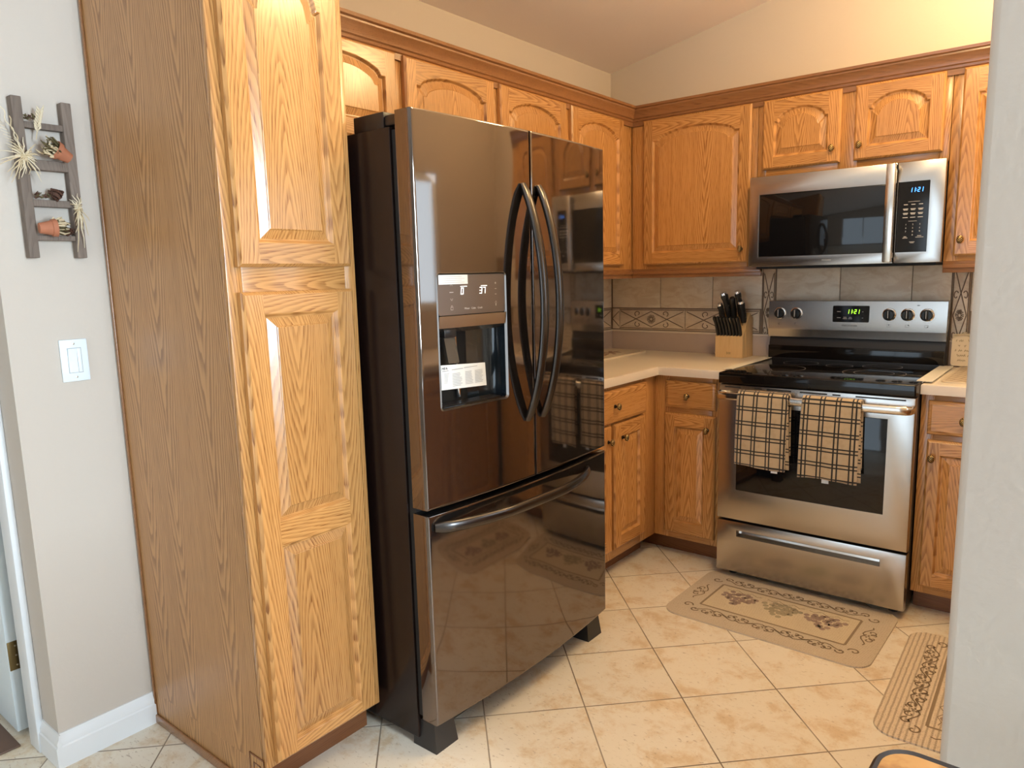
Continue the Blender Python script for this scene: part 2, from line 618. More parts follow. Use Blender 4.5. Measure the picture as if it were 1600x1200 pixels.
    def ribbon(s, pts, w, mat, up=(0, 0, 1), M=None):
        """flat stroke lying in the plane with normal up"""
        pts = [Vector(p) for p in pts]
        up = Vector(up)
        v, f = [], []
        for i, p in enumerate(pts):
            t = (pts[min(i + 1, len(pts) - 1)] - pts[max(i - 1, 0)]).normalized()
            a = up.cross(t) * (w / 2)
            v += [p + a, p - a]
        for i in range(len(pts) - 1):
            f.append((2 * i, 2 * i + 1, 2 * i + 3, 2 * i + 2))
        return s.add(v, f, mat, M=M)

    def rrect(s, x0, x1, z0, z1, r, y, mat, ylo=None, M=None, n=6):
        """rounded rectangle plate in xz facing -y (thickness to ylo)"""
        pts = []
        for cx, cz, a0 in ((x1 - r, z1 - r, 0), (x0 + r, z1 - r, 90), (x0 + r, z0 + r, 180), (x1 - r, z0 + r, 270)):
            for k in range(n + 1):
                a = math.radians(a0 + 90 * k / n)
                pts.append((cx + r * math.cos(a), cz + r * math.sin(a)))
        if ylo is None: ylo = y + 0.002
        return s.prism(pts, 'y', y, ylo, mat, M=M)

    def build(s, name, parent=None, angle=35, loc=None, rot=None):
        me = bpy.data.meshes.new(name)
        me.from_pydata(s.v, [], s.f)
        for m in s.mats:
            me.materials.append(MATS[m])
        me.polygons.foreach_set('material_index', s.mi)
        at = me.attributes.new('grain', 'FLOAT', 'FACE')
        at.data.foreach_set('value', s.g)
        at = me.attributes.new('ctr', 'FLOAT_VECTOR', 'FACE')
        at.data.foreach_set('vector', s.c)
        if s.uvs:
            ul = me.uv_layers.new(name='UVMap')
            for p in me.polygons:
                if p.index in s.uvs:
                    for li, uv in zip(p.loop_indices, s.uvs[p.index]):
                        ul.data[li].uv = uv
        bm = bmesh.new()
        bm.from_mesh(me)
        bmesh.ops.recalc_face_normals(bm, faces=bm.faces[:])
        bm.to_mesh(me)
        bm.free()
        me.shade_smooth()
        me.set_sharp_from_angle(angle=math.radians(angle))
        o = bpy.data.objects.new(name, me)
        COL.objects.link(o)
        if parent: o.parent = parent
        if loc: o.location = loc
        if rot: o.rotation_euler = rot
        return o


def tag(o, label, cat, group=None):
    o['label'] = label
    o['category'] = cat
    if group: o['group'] = group
    return o


def thing(name, label, cat, loc=(0, 0, 0), rz=0.0, group=None, rot=None):
    o = bpy.data.objects.new(name, None)
    COL.objects.link(o)
    o.empty_display_size = 0.05
    o.location = loc
    o.rotation_euler = rot if rot else (0, 0, rz)
    return tag(o, label, cat, group)


def struct(o):
    o['kind'] = 'structure'
    return o


def copy_tree(o, parent=None):
    c = o.copy()
    COL.objects.link(c)
    c.parent = parent
    for ch in list(o.children):
        copy_tree(ch, c)
    return c


def text(name, body, x, z, size, mat, parent, y=0.0, align='CENTER', shear=0.0, sx=1.0, ry=0.0):
    """lettering facing local -y"""
    c = bpy.data.curves.new(name, 'FONT')
    c.body = body
    c.size = size
    c.align_x = align
    c.align_y = 'CENTER'
    c.extrude = 0.0002
    c.shear = shear
    c.materials.append(MATS[mat])
    o = bpy.data.objects.new(name, c)
    COL.objects.link(o)
    o.parent = parent
    o.location = (x, y, z)
    bpy.context.view_layer.update()
    dg = bpy.context.evaluated_depsgraph_get()
    me = bpy.data.meshes.new_from_object(o.evaluated_get(dg))
    bpy.data.objects.remove(o)
    o = bpy.data.objects.new(name, me)
    COL.objects.link(o)
    o.parent = parent
    o.location = (x, y, z)
    o.rotation_euler = (PI / 2, ry, 0)
    o.scale = (sx, 1, 1)
    return o


SEG = {'0': 'abcdef', '1': 'bc', '2': 'abged', '3': 'abgcd', '7': 'abc'}


def seven(mb, s, x, z, h, mat, y, slant=0.12, w=None, M=None):
    w = w or h * 0.5
    t = h * 0.13
    cx = x
    for ch in s:
        if ch == ':':
            for q in (0.3, 0.7):
                mb.box(cx - t / 2, cx + t / 2, y - 0.0004, y, z + q * h - t / 2, z + q * h + t / 2, mat, M=M)
            cx += t * 2.6
            continue
        segs = {'a': (0, w, h, h), 'd': (0, w, 0, 0), 'g': (0, w, h / 2, h / 2), 'f': (0, 0, h / 2, h), 'b': (w, w, h / 2, h), 'e': (0, 0, 0, h / 2), 'c': (w, w, 0, h / 2)}
        for q in SEG[ch]:
            a, b, c, d = segs[q]
            vv = []
            for (px, pz) in ((a - t / 2, c - t / 2), (b + t / 2, c - t / 2), (b + t / 2, d + t / 2), (a - t / 2, d + t / 2)):
                vv.append((cx + px + pz * slant, z + pz))
            mb.prism(vv, 'y', y - 0.0004, y, mat, M=M)
        cx += w + t * 2.6


# ------------------------------------------------------------------ room shell
CEIL0, SL = 2.4385, 0.1984


def cz(x): return CEIL0 + SL * x


m = MB(); m.box(-1.5, 4.8, -6.4, 0.14, -0.08, 0.0, 'floor_tile')
struct(m.build('floor'))
m = MB(); m.box(-0.12, 0, -3.005, 0, 0, cz(0) + 0.02, 'wall_paint', bev=0)
struct(m.build('wall_left'))
m = MB(); m.prism([(-0.12, 0), (3.04, 0), (3.04, cz(3.04) + 0.02), (-0.12, cz(-0.12) + 0.02)], 'y', 0, 0.12, 'wall_paint')
struct(m.build('wall_back'))
m = MB()
m.prism([(-1.5, cz(-1.5)), (4.8, cz(4.8)), (4.8, cz(4.8) + 0.08), (-1.5, cz(-1.5) + 0.08)], 'y', -6.4, 0.14, 'ceiling_paint')
struct(m.build('ceiling'))
# short return wall at the end of the left wall, and the wall with the door beyond it
m = MB(); m.box(-0.225, -0.12, -3.005, -2.9, 0, cz(-0.3), 'wall_paint')
struct(m.build('wall_return'))
m = MB(); m.box(-1.5, -1.2, -3.0, -2.9, 0, cz(-1.5), 'wall_paint'); m.box(-1.2, -0.225, -3.0, -2.9, 2.06, cz(-1.5), 'wall_paint')
struct(m.build('wall_entry'))
m = MB(); m.box(-1.5, -1.4, -6.3, -3.0, 0, cz(-1.5), 'wall_paint')
struct(m.build('wall_dining_left'))
# room behind the door
m = MB(); m.box(-1.5, -1.4, -2.9, 0.12, 0, cz(-1.5), 'wall_paint')
struct(m.build('wall_closet'))
# kitchen right wall with the sink window opening (y -1.65..-0.85, z 1.15..1.95)
m = MB()
WX0, WX1 = 2.92, 3.04
m.box(WX0, WX1, -2.3, -1.65, 0, cz(2.92), 'wall_paint'); m.box(WX0, WX1, -0.85, 0.0, 0, cz(2.92), 'wall_paint')
m.box(WX0, WX1, -1.65, -0.85, 0, 1.15, 'wall_paint'); m.box(WX0, WX1, -1.65, -0.85, 1.95, cz(2.92), 'wall_paint')
struct(m.build('wall_right'))
# partition wall between kitchen and dining room; its rounded end shows at the right of the opening
m = MB()
PX, PY0, PY1 = 2.068, -2.42, -2.30
pr = [(4.6, PY0), (4.6, PY1), (PX + 0.012, PY1)]
for k in range(5):
    a = PI / 2 + (PI / 2) * k / 4
    pr.append((PX + 0.012 + 0.012 * math.cos(a), PY1 - 0.012 + 0.012 * math.sin(a)))
for k in range(5):
    a = PI + (PI / 2) * k / 4
    pr.append((PX + 0.012 + 0.012 * math.cos(a), PY0 + 0.012 + 0.012 * math.sin(a)))
m.prism(pr, 'z', 0, cz(PX), 'wall_paint')
m.prism([(PX, cz(PX)), (4.6, cz(PX)), (4.6, cz(4.6))], 'y', PY0, PY1, 'wall_paint')
struct(m.build('wall_partition'))
# far wall behind the camera with the glass door (x 0.6..2.4)
m = MB()
m.prism([(-1.4, 0), (0.6, 0), (0.6, cz(0.6)), (-1.4, cz(-1.4))], 'y', -6.3, -6.2, 'wall_paint')
m.prism([(2.4, 0), (4.6, 0), (4.6, cz(4.6)), (2.4, cz(2.4))], 'y', -6.3, -6.2, 'wall_paint')
m.prism([(0.6, 2.1), (2.4, 2.1), (2.4, cz(2.4)), (0.6, cz(0.6))], 'y', -6.3, -6.2, 'wall_paint')
struct(m.build('wall_dining_far'))
m = MB()
m.box(4.6, 4.7, -2.5, PY1, 0, cz(4.6), 'wall_paint'); m.box(4.6, 4.7, -6.3, -3.14, 0, cz(4.6), 'wall_paint')
m.box(4.6, 4.7, -3.14, -2.5, 0, 0.75, 'wall_paint'); m.box(4.6, 4.7, -3.14, -2.5, 2.25, cz(4.6), 'wall_paint')
struct(m.build('wall_dining_right'))


def window(name, p0, p1, fixed, zz, axis, nbars):
    """frame in an opening: axis 'x' -> wall plane at x=fixed, spans y p0..p1"""
    m = MB()
    z0, z1 = zz
    w = 0.05
    def bx(a0, a1, b0, b1):
        if axis == 'x': m.box(fixed - 0.03, fixed + 0.03, a0, a1, b0, b1, 'trim_white', bev=0.004)
        else: m.box(a0, a1, fixed - 0.03, fixed + 0.03, b0, b1, 'trim_white', bev=0.004)
    bx(p0, p0 + w, z0, z1); bx(p1 - w, p1, z0, z1); bx(p0 + w, p1 - w, z0, z0 + w); bx(p0 + w, p1 - w, z1 - w, z1)
    for k in range(1, nbars + 1):
        c = p0 + (p1 - p0) * k / (nbars + 1)
        bx(c - 0.02, c + 0.02, z0 + w, z1 - w)
    return struct(m.build(name))


window('window_1', -1.65, -0.85, 2.96, (1.15, 1.95), 'x', 1)
window('window_2', -3.14, -2.5, 4.65, (0.75, 2.25), 'x', 0)
window('door_2', 0.6, 2.4, -6.25, (0.0, 2.1), 'y', 1)


# baseboards
def baseboard(name, pts, normal):
    pass


BBP = [(0, 0), (0.014, 0), (0.014, 0.062), (0.011, 0.066), (0.011, 0.078), (0.006, 0.088), (0.004, 0.100), (0, 0.100)]
m = MB()
m.prism([(p[0], p[1]) for p in BBP], 'y', -3.005, -2.742, 'trim_white')
struct(m.build('baseboard_left'))
m = MB()
m.prism([(-3.005 - p[0], p[1]) for p in BBP], 'x', -0.115, 0.014, 'trim_white')
struct(m.build('baseboard_return'))
# door casing and the door with its hinge at the far left
m = MB()
m.box(-0.188, -0.115, -3.024, -3.005, 0, 2.12, 'trim_white', bev=0.003)
m.box(-0.232, -0.188, -3.010, -2.9, 0, 2.06, 'wall_paint')
m.box(-0.196, -0.186, -3.018, -3.005, 0, 2.06, 'trim_white')
struct(m.build('trim_1'))
m = MB(); m.box(-1.05, -0.255, -3.034, -2.999, 0.018, 2.04, 'door_white', bev=0.002)
door = struct(m.build('door_1'))
m = MB(); m.box(-0.2555, -0.2525, -3.032, -2.9985, 0.215, 0.305, 'brass_hinge', bev=0.001)
m.box(-0.2525, -0.240, -3.0, -2.997, 0.215, 0.305, 'brass_hinge')
for zz_ in (0.23, 0.26, 0.29):
    m.lathe([(0.003, 0), (0.003, 0.001), (0.001, 0.0015)], 'screw', 10, M=Matrix.Translation((-0.2525, -3.012, zz_)) @ Matrix.Rotation(PI / 2, 4, 'Y'))
m.tube([(-0.247, -2.996, 0.215), (-0.247, -2.996, 0.305)], 0.005, 'brass_hinge', 10)
hg = m.build('hinge', door)
hg['label'] = 'tarnished brass hinge on the door edge'
m = MB(); m.box(-1.2, -0.20, -3.10, -3.045, 0, 0.006, 'threshold', bev=0.002)
struct(m.build('trim_2'))


# ------------------------------------------------------------------ cabinets
def arch_h(s, rise):
    t = abs(2 * s - 1)
    if t >= 0.90: return 0.0
    q = t / 0.90
    return rise * (0.16 * min(1, (1 - q) * 14) + 0.84 * (1 - q ** 2.0) ** 0.78)


SS = sorted(set([0, 0.03, 0.049, 0.0501, 0.056, 0.065, 0.078, 0.09, 0.11, 0.14, 0.18, 0.23, 0.29, 0.35, 0.42, 0.5]))
SS = SS + [1 - q for q in reversed(SS[:-1])]


def door_mesh(mb, u0, u1, v0, v1, yb, panels, st=0.052, th=0.021):
    yf = yb - th
    R = [(0, yb), (0, yf + 0.007), (0.0035, yf + 0.003), (0.0075, yf)]
    v, f = [], []
    for d, y in R:
        v += [(u0 + d, y, v0 + d), (u1 - d, y, v0 + d), (u1 - d, y, v1 - d), (u0 + d, y, v1 - d)]
    for i in range(3):
        for k in range(4):
            k2 = (k + 1) % 4
            f.append((i * 4 + k, i * 4 + k2, i * 4 + 4 + k2, i * 4 + 4 + k))
    f.append((0, 3, 2, 1))
    mb.add(v, f, 'oak_z')
    e = 0.0075
    a0, a1 = u0 + st, u1 - st
    mb.add([(u0 + e, yf, v0 + e), (a0, yf, v0 + e), (a0, yf, v1 - e), (u0 + e, yf, v1 - e)], [(0, 1, 2, 3)], 'oak_z')
    mb.add([(a1, yf, v0 + e), (u1 - e, yf, v0 + e), (u1 - e, yf, v1 - e), (a1, yf, v1 - e)], [(0, 1, 2, 3)], 'oak_z')
    low = v0 + e
    for (pa, pb, rise) in panels:
        mb.add([(a0, yf, low), (a1, yf, low), (a1, yf, pa), (a0, yf, pa)], [(0, 1, 2, 3)], 'oak_x')
        low = pb
        K = len(SS)

        def loop(d, y):
            x0, x1 = a0 + d, a1 - d
            bot = [(x0 + (x1 - x0) * s, y, pa + d) for s in SS]
            top = [(x0 + (x1 - x0) * s, y, pb - rise + arch_h(s, rise) - d) for s in SS]
            return bot, top
        prof = [(0, yf), (0.0025, yf + 0.0015), (0.0045, yf + 0.005), (0.0075, yf + 0.0095), (0.0105, yf + 0.0098), (0.032, yf + 0.0035), (0.0333, yf + 0.0016), (0.0350, yf + 0.0010)]
        loops = [loop(d, y) for d, y in prof]
        gr = random.random()
        gs = random.random()
        for i in range(len(prof) - 1):
            (b0, t0), (b1, t1) = loops[i], loops[i + 1]
            mt = 'oak_z'
            gg = gr if i >= 4 else gs
            vv = b0 + b1
            mb.add(vv, [(k, k + 1, K + k + 1, K + k) for k in range(K - 1)], mt if i >= 4 else 'oak_x', gg)
            vv = t0 + t1
            mb.add(vv, [(k, k + 1, K + k + 1, K + k) for k in range(K - 1)], mt if i >= 4 else 'oak_x', gg)
            mb.add([b0[0], b1[0], t1[0], t0[0]], [(0, 1, 2, 3)], mt, gg)
            mb.add([b0[-1], b1[-1], t1[-1], t0[-1]], [(0, 1, 2, 3)], mt, gg)
        bb, tt = loops[-1]
        mb.add(bb + tt, [(k, k + 1, K + k + 1, K + k) for k in range(K - 1)], mt, gr)
    # top rail, its lower edge following the arch of the last panel
    pa, pb, rise = panels[-1]
    top = [(a0 + (a1 - a0) * s, yf, pb - rise + arch_h(s, rise)) for s in SS]
    tt = [(a0 + (a1 - a0) * s, yf, v1 - e) for s in SS]
    K = len(SS)
    mb.add(top + tt, [(k, k + 1, K + k + 1, K + k) for k in range(K - 1)], 'oak_x')


def drawer_mesh(mb, u0, u1, v0, v1, yb, th=0.021):
    yf = yb - th
    R = [(0, yb), (0, yf + 0.008), (0.004, yf + 0.004), (0.010, yf + 0.0025), (0.014, yf)]
    v, f = [], []
    for d, y in R:
        v += [(u0 + d, y, v0 + d), (u1 - d, y, v0 + d), (u1 - d, y, v1 - d), (u0 + d, y, v1 - d)]
    for i in range(len(R) - 1):
        for k in range(4):
            k2 = (k + 1) % 4
            f.append((i * 4 + k, i * 4 + k2, i * 4 + 4 + k2, i * 4 + 4 + k))
    n = len(R) * 4
    f.append((n - 4, n - 3, n - 2, n - 1))
    f.append((0, 3, 2, 1))
    mb.add(v, f, 'oak_x')


def knob_obj(parent, x, y, z):
    m = MB()
    M = Matrix.Rotation(PI / 2, 4, 'X')
    m.lathe([(0.0085, -0.001), (0.0085, 0.002), (0.005, 0.004), (0.0045, 0.012), (0.007, 0.014)], 'bronze_dark', 16, M=M)
    m.lathe([(0.006, 0.013), (0.0125, 0.0155), (0.0150, 0.019), (0.0150, 0.022), (0.012, 0.0265), (0.006, 0.029), (0.001, 0.0295)], 'knob_brass', 20, M=M, sx=0.78, sy=1.05)
    o = m.build('knob', parent, loc=(x, y, z))
    return o


def cabinet(name, label, loc, rz, W, D, z0, z1, doors, drawers=(), toe=False, rail=False, stiles=(), group=None, top=0.0, frame_bottom=None, sidemat='oak_z'):
    """local frame: X right along the front, Y into the wall, front frame at Y=0.
    doors: (u0,u1,v0,v1,panels,st,knob(x,z)|None); stiles: list of (u0,u1) vertical frame members"""
    t = thing(name, label, 'cabinet', loc, rz, group)
    m = MB()
    b0 = 0.09 if toe else z0
    m.box(0, W, 0.019, D, b0, z1, sidemat, bev=0.001)
    m.build('carcass', t)
    m = MB()
    openings = sorted([(d[0], d[1], d[2], d[3]) for d in list(doors) + list(drawers)])
    for (a, b) in stiles:
        m.box(a, b, 0, 0.0185, b0, z1, 'oak_z', bev=0.0012)
    # rails fill everything else
    zs = sorted(set([b0, z1]))
    st = sorted(stiles)
    for i in range(len(st) - 1):
        a, b = st[i][1], st[i + 1][0]
        if b - a > 0.002:
            m.box(a, b, 0.0004, 0.0185, b0, z1, 'oak_x', bev=0.0008)
    m.build('face_frame', t)
    if toe:
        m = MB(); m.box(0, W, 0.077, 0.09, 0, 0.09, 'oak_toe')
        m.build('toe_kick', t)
    if rail:
        m = MB()
        x0, x1 = rail
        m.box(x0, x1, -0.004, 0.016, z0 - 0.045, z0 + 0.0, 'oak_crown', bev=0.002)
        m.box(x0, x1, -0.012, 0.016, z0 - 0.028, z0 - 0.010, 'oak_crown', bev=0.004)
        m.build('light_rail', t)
    for d in doors:
        m = MB()
        door_mesh(m, d[0], d[1], d[2], d[3], -0.001, d[4], d[5])
        o = m.build('door', t, angle=28)
        if d[6]: knob_obj(o, d[6][0], -0.021, d[6][1])
    for d in drawers:
        m = MB()
        drawer_mesh(m, d[0], d[1], d[2], d[3], -0.001)
        o = m.build('drawer', t, angle=28)
        if d[4]: knob_obj(o, d[4][0], -0.023, d[4][1])
    return t


UF = 0.312
RA = PI / 2  # cabinets on the left wall face +x: local X -> +y
TOPZ = 2.10
DT, DB = 2.086, 1.385


def fa(y, y0): return y - y0


# left wall uppers near the corner (two tall doors), y -1.39..-0.312
y0 = -1.388
cabinet('wall_cabinet', 'tall oak wall cabinet on the left wall, between the fridge and the room corner', (UF, y0, 0), RA, 1.388 - UF, UF - 0.002, 1.365, TOPZ,
        [(-1.370 - y0, -0.917 - y0, DB, DT, [(DB + 0.055, DT - 0.045, 0.048)], 0.05, None),
         (-0.877 - y0, -0.424 - y0, DB, DT, [(DB + 0.055, DT - 0.045, 0.048)], 0.05, None)],
        rail=(0, 1.388 - UF + 0.004), stiles=[(0, 0.045), (-0.935 - y0, -0.86 - y0), (-0.44 - y0, -UF - y0)])
# above the fridge
y0 = -2.358
cabinet('wall_cabinet', 'short oak wall cabinet with two arched doors above the refrigerator', (UF, y0, 0), RA, 0.968, UF - 0.002, 1.775, TOPZ,
        [(-2.345 - y0, -1.909 - y0, 1.795, DT, [(1.850, DT - 0.04, 0.045)], 0.05, None),
         (-1.871 - y0, -1.405 - y0, 1.795, DT, [(1.850, DT - 0.04, 0.045)], 0.05, None)],
        stiles=[(0, 0.03), (-1.93 - y0, -1.85 - y0), (0.93, 0.968)])
# back wall: corner cabinet with one wide door
cabinet('wall_cabinet', 'oak corner wall cabinet with one wide arched door, left of the microwave', (0.002, -UF, 0), 0, 0.954, UF - 0.002, 1.365, TOPZ,
        [(0.383, 0.930, DB, DT, [(DB + 0.058, DT - 0.052, 0.048)], 0.052, (0.896, 1.446))],
        rail=(UF - 0.006, 0.985), stiles=[(UF, 0.40), (0.915, 0.954)])
cabinet('wall_cabinet', 'short oak wall cabinet with two small arched doors above the microwave', (0.958, -UF, 0), 0, 0.758, UF - 0.002, 1.753, TOPZ,
        [(0.984 - 0.958, 1.314 - 0.958, 1.789, DT, [(1.840, DT - 0.042, 0.052)], 0.050, (1.284 - 0.958, 1.848)),
         (1.368 - 0.958, 1.694 - 0.958, 1.789, DT, [(1.840, DT - 0.042, 0.052)], 0.050, (1.392 - 0.958, 1.848))],
        stiles=[(0, 0.04), (0.345, 0.422), (0.72, 0.758)])
cabinet('wall_cabinet', 'tall oak wall cabinet at the right edge, right of the microwave', (1.718, -UF, 0), 0, 0.58, UF - 0.002, 1.365, TOPZ,
        [(1.752 - 1.718, 2.19 - 1.718, DB, DT, [(DB + 0.055, DT - 0.045, 0.048)], 0.052, (1.776 - 1.718, 1.447))],
        rail=(0, 0.58), stiles=[(0, 0.05), (0.46, 0.58)])
# base cabinets
BF = 0.6014
y0 = -1.42
cabinet('base_cabinet', 'oak base cabinet beside the refrigerator with a drawer over two doors', (BF, y0, 0), RA, 1.42 - BF, BF - 0.005, 0.09, 0.875,
        [(-1.305 - y0, -1.030 - y0, 0.137, 0.702, [(0.192, 0.645, 0)], 0.052, (-1.060 - y0, 0.637)),
         (-1.008 - y0, -0.733 - y0, 0.137, 0.702, [(0.192, 0.645, 0)], 0.052, (-0.940 - y0, 0.636))],
        [(-1.292 - y0, -0.720 - y0, 0.712, 0.858, (-1.006 - y0, 0.784))], toe=True, stiles=[(0, 0.13), (-1.04 - y0, -1.0 - y0), (-0.745 - y0, -BF - y0)])
cabinet('base_cabinet', 'narrow oak base cabinet with drawer and door, left of the range', (0.03, -BF, 0), 0, 0.925, BF - 0.005, 0.09, 0.875,
        [(0.660 - 0.03, 0.910 - 0.03, 0.122, 0.700, [(0.178, 0.640, 0)], 0.052, (0.874 - 0.03, 0.637))],
        [(0.664 - 0.03, 0.910 - 0.03, 0.726, 0.852, (0.778 - 0.03, 0.785))], toe=True, stiles=[(BF - 0.03, 0.675 - 0.03), (0.885 - 0.03, 0.925)])
cabinet('base_cabinet', 'oak base cabinet right of the range with a drawer over one door', (1.7195, -BF, 0), 0, 0.575, BF - 0.005, 0.09, 0.875,
        [(0.029, 0.268, 0.123, 0.702, [(0.178, 0.648, 0)], 0.045, (0.049, 0.635))],
        [(0.026, 0.265, 0.724, 0.852, (0.144, 0.785))], toe=True, stiles=[(0, 0.045), (0.255, 0.575)])
# sink run along the right wall (seen mirrored in the refrigerator)
cabinet('base_cabinet', 'oak sink base cabinet along the right-hand wall', (2.30, -0.66, 0), -RA, 1.6, 0.60, 0.09, 0.875,
        [(0.10 + 0.5 * k, 0.56 + 0.5 * k, 0.125, 0.85, [(0.18, 0.79, 0)], 0.052, (0.52 + 0.5 * k, 0.75)) for k in range(3)], toe=True,
        stiles=[(0, 0.11), (0.55, 0.61), (1.05, 1.11), (1.54, 1.6)])

# crown moulding (runs on top of the wall cabinets, mitred in the corner)
CR = [(0.000, 2.068), (0.008, 2.068), (0.009, 2.088), (0.014, 2.092), (0.016, 2.100), (0.022, 2.104), (0.024, 2.116), (0.034, 2.132), (0.038, 2.138), (0.038, 2.144), (0.046, 2.148), (0.048, 2.158), (-0.05, 2.158), (-0.05, 2.10), (0.0, 2.10)]


def crown():
    m = MB()
    n = len(CR)
    ya = -2.358
    xb = 2.30
    P = []
    for o, z in CR: P.append((UF + o, ya, z))
    for o, z in CR: P.append((UF + o, -(UF + o), z))
    for o, z in CR: P.append((xb, -(UF + o), z))
    f = []
    for s in (0, 1):
        for k in range(n):
            k2 = (k + 1) % n
            f.append((s * n + k, s * n + k2, (s + 1) * n + k2, (s + 1) * n + k))
    f += [tuple(range(n)), tuple(range(2 * n, 3 * n))]
    # split so the grain runs along each arm
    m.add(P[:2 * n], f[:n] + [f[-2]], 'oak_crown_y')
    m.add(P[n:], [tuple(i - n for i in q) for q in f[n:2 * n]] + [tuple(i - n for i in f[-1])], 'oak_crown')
    return m.build('crown_moulding', angle=25)


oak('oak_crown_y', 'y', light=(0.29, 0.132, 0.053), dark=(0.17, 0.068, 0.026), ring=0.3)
tag(crown(), 'reddish oak crown moulding running along the tops of the wall cabinets', 'moulding')

# pantry cabinet
PA, PB = -2.739, -2.362
t = thing('pantry_cabinet', 'tall oak pantry cabinet left of the refrigerator', 'cabinet', (0.62, PA, 0), RA)
W = PB - PA
m = MB(); m.box(0, W, 0.019, 0.618, 0.10, 2.6, 'oak_side', grain=0.37); m.box(0, W, 0.078, 0.618, 0.0, 0.10, 'oak_side', grain=0.37); m.box(0, 0.016, 0.004, 0.078, 0.0, 0.10, 'oak_side', grain=0.37)
# toe notch at the front is closed by a small filler block
m.build('carcass', t)
m = MB()
for a, b in ((0, 0.04), (W - 0.035, W)):
    m.box(a, b, 0, 0.0185, 0.10, 2.6, 'oak_z', bev=0.0015)
m.box(0.04, W - 0.035, 0.0004, 0.0185, 0.10, 2.6, 'oak_x', bev=0.001)
m.build('face_frame', t)
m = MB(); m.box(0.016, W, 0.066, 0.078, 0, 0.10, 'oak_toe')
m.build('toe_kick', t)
m = MB()
m.box(-0.008, 0.0, 0.0, 0.614, 0.0, 0.028, 'oak_crown', bev=0.003)
m.build('shoe_moulding', t)
m = MB()
m.box(-0.006, 0.0, 0.606, 0.616, 0.028, 2.4, 'oak_crown', bev=0.002)
m.build('scribe_strip', t)
m = MB()
m.box(-0.0012, 0.0004, 0.012, 0.080, 0.0, 0.122, 'oak_side', bev=0.0005)
for a, b, c, d_ in ((0.012, 0.080, 0.118, 0.122), (0.012, 0.016, 0.0, 0.12), (0.076, 0.080, 0.0, 0.12), (0.03, 0.033, 0.028, 0.10), (0.058, 0.061, 0.028, 0.10), (0.03, 0.061, 0.096, 0.10)):
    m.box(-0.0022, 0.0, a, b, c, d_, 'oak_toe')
m.build('toe_filler', t)
dA, dB = -2.716 - PA, -2.388 - PA
m = MB(); door_mesh(m, dA, dB, 1.384, 2.44, -0.001, [(1.440, 2.095, 0.09)], 0.055)
m.build('door', t, angle=28)
m = MB(); door_mesh(m, dA, dB, 0.113, 1.325, -0.001, [(0.150, 0.688, 0), (0.750, 1.272, 0)], 0.055)
m.build('door', t, angle=28)

# ------------------------------------------------------------------ counters and backsplash
CF = 0.6353
m = MB()
# L-shaped top: rounded nose profile along both front edges
def ctop(poly, mb, z0=0.876, z1=0.914, r=0.006):
    n = len(poly)
    def off(d):
        out = []
        for i in range(n):
            p0, p1, p2 = Vector(poly[i - 1]), Vector(poly[i]), Vector(poly[(i + 1) % n])
            d1, d2 = (p1 - p0).normalized(), (p2 - p1).normalized()
            n1, n2 = Vector((-d1.y, d1.x)), Vector((-d2.y, d2.x))
            b = (n1 + n2)
            b = b / (1 + n1.dot(n2))
            out.append(p1 + b * d)
        return out
    R = [(0.0, z0), (0.0, z1 - r), (r * 0.3, z1 - r * 0.3), (r, z1)]
    v, f = [], []
    for d, z in R:
        v += [(p.x, p.y, z) for p in off(d)]
    for i in range(len(R) - 1):
        for k in range(n):
            k2 = (k + 1) % n
            f.append((i * n + k, i * n + k2, i * n + n + k2, i * n + n + k))
    mb.add(v, f, 'counter_nose')
    b = (len(R) - 1) * n
    mb.add(v, [tuple(range(b, b + n)), tuple(range(n))[::-1]], 'counter')
ctop([(0.0, -1.43), (CF, -1.43), (CF, -CF), (0.957, -CF), (0.957, -0.003), (0.0, -0.003)], m)
ct = m.build('countertop', angle=30)
tag(ct, 'cream laminate L-shaped countertop in the corner, left of the range', 'countertop')
m = MB()
ctop([(1.7195, -CF), (2.28, -CF), (2.28, -2.26), (2.915, -2.26), (2.915, -0.003), (1.7195, -0.003)], m)
tag(m.build('countertop', angle=30), 'cream laminate countertop right of the range, running behind the partition', 'countertop')


def c_curl(cx, cz, r, a0, a1, n=12, k=0.55):
    pts = []
    for i in range(n + 1):
        t = i / n
        a = math.radians(a0 + (a1 - a0) * t)
        rr = r * (1 - k * t)
        pts.append((cx + rr * math.cos(a), cz + rr * math.sin(a)))
    return pts


def border_relief(mb, L, H, put):
    """relief drawing of one border tile, L long, H high; put(list of (a,b)) draws a stroke"""
    h = H / 2
    e = 0.008
    put([(0.004, e), (L - 0.004, e)]); put([(0.004, H - e), (L - 0.004, H - e)])
    cx = L / 2
    hw = min(L * 0.235, H * 0.85)
    # central diamond and the two half diamonds
    put([(cx - hw, h), (cx, H - 0.016)]); put([(cx, H - 0.016), (cx + hw, h)]); put([(cx + hw, h), (cx, 0.016)]); put([(cx, 0.016), (cx - hw, h)])
    for s in (-1, 1):
        x = cx + s * hw
        put([(x, h), (x + s * (L / 2 - hw - 0.01), H - 0.016)]); put([(x, h), (x + s * (L / 2 - hw - 0.01), 0.016)])
        for q in (-1, 1):
            pts = c_curl(0, 0, H * 0.17, -60, 235)
            put([(x - s * 0.01 + s * p[0], h + q * (H * 0.26 + p[1] * 0.8)) for p in pts])
    for k in range(8):
        a = k * PI / 4
        r0, r1 = 0.007, 0.026
        pts = [(cx + r0 * math.cos(a), h + r0 * math.sin(a)), (cx + r1 * math.cos(a + 0.25), h + r1 * math.sin(a + 0.25)), (cx + r1 * 0.9 * math.cos(a - 0.2), h + r1 * 0.9 * math.sin(a - 0.2)), (cx + r0 * math.cos(a), h + r0 * math.sin(a))]
        put(pts)


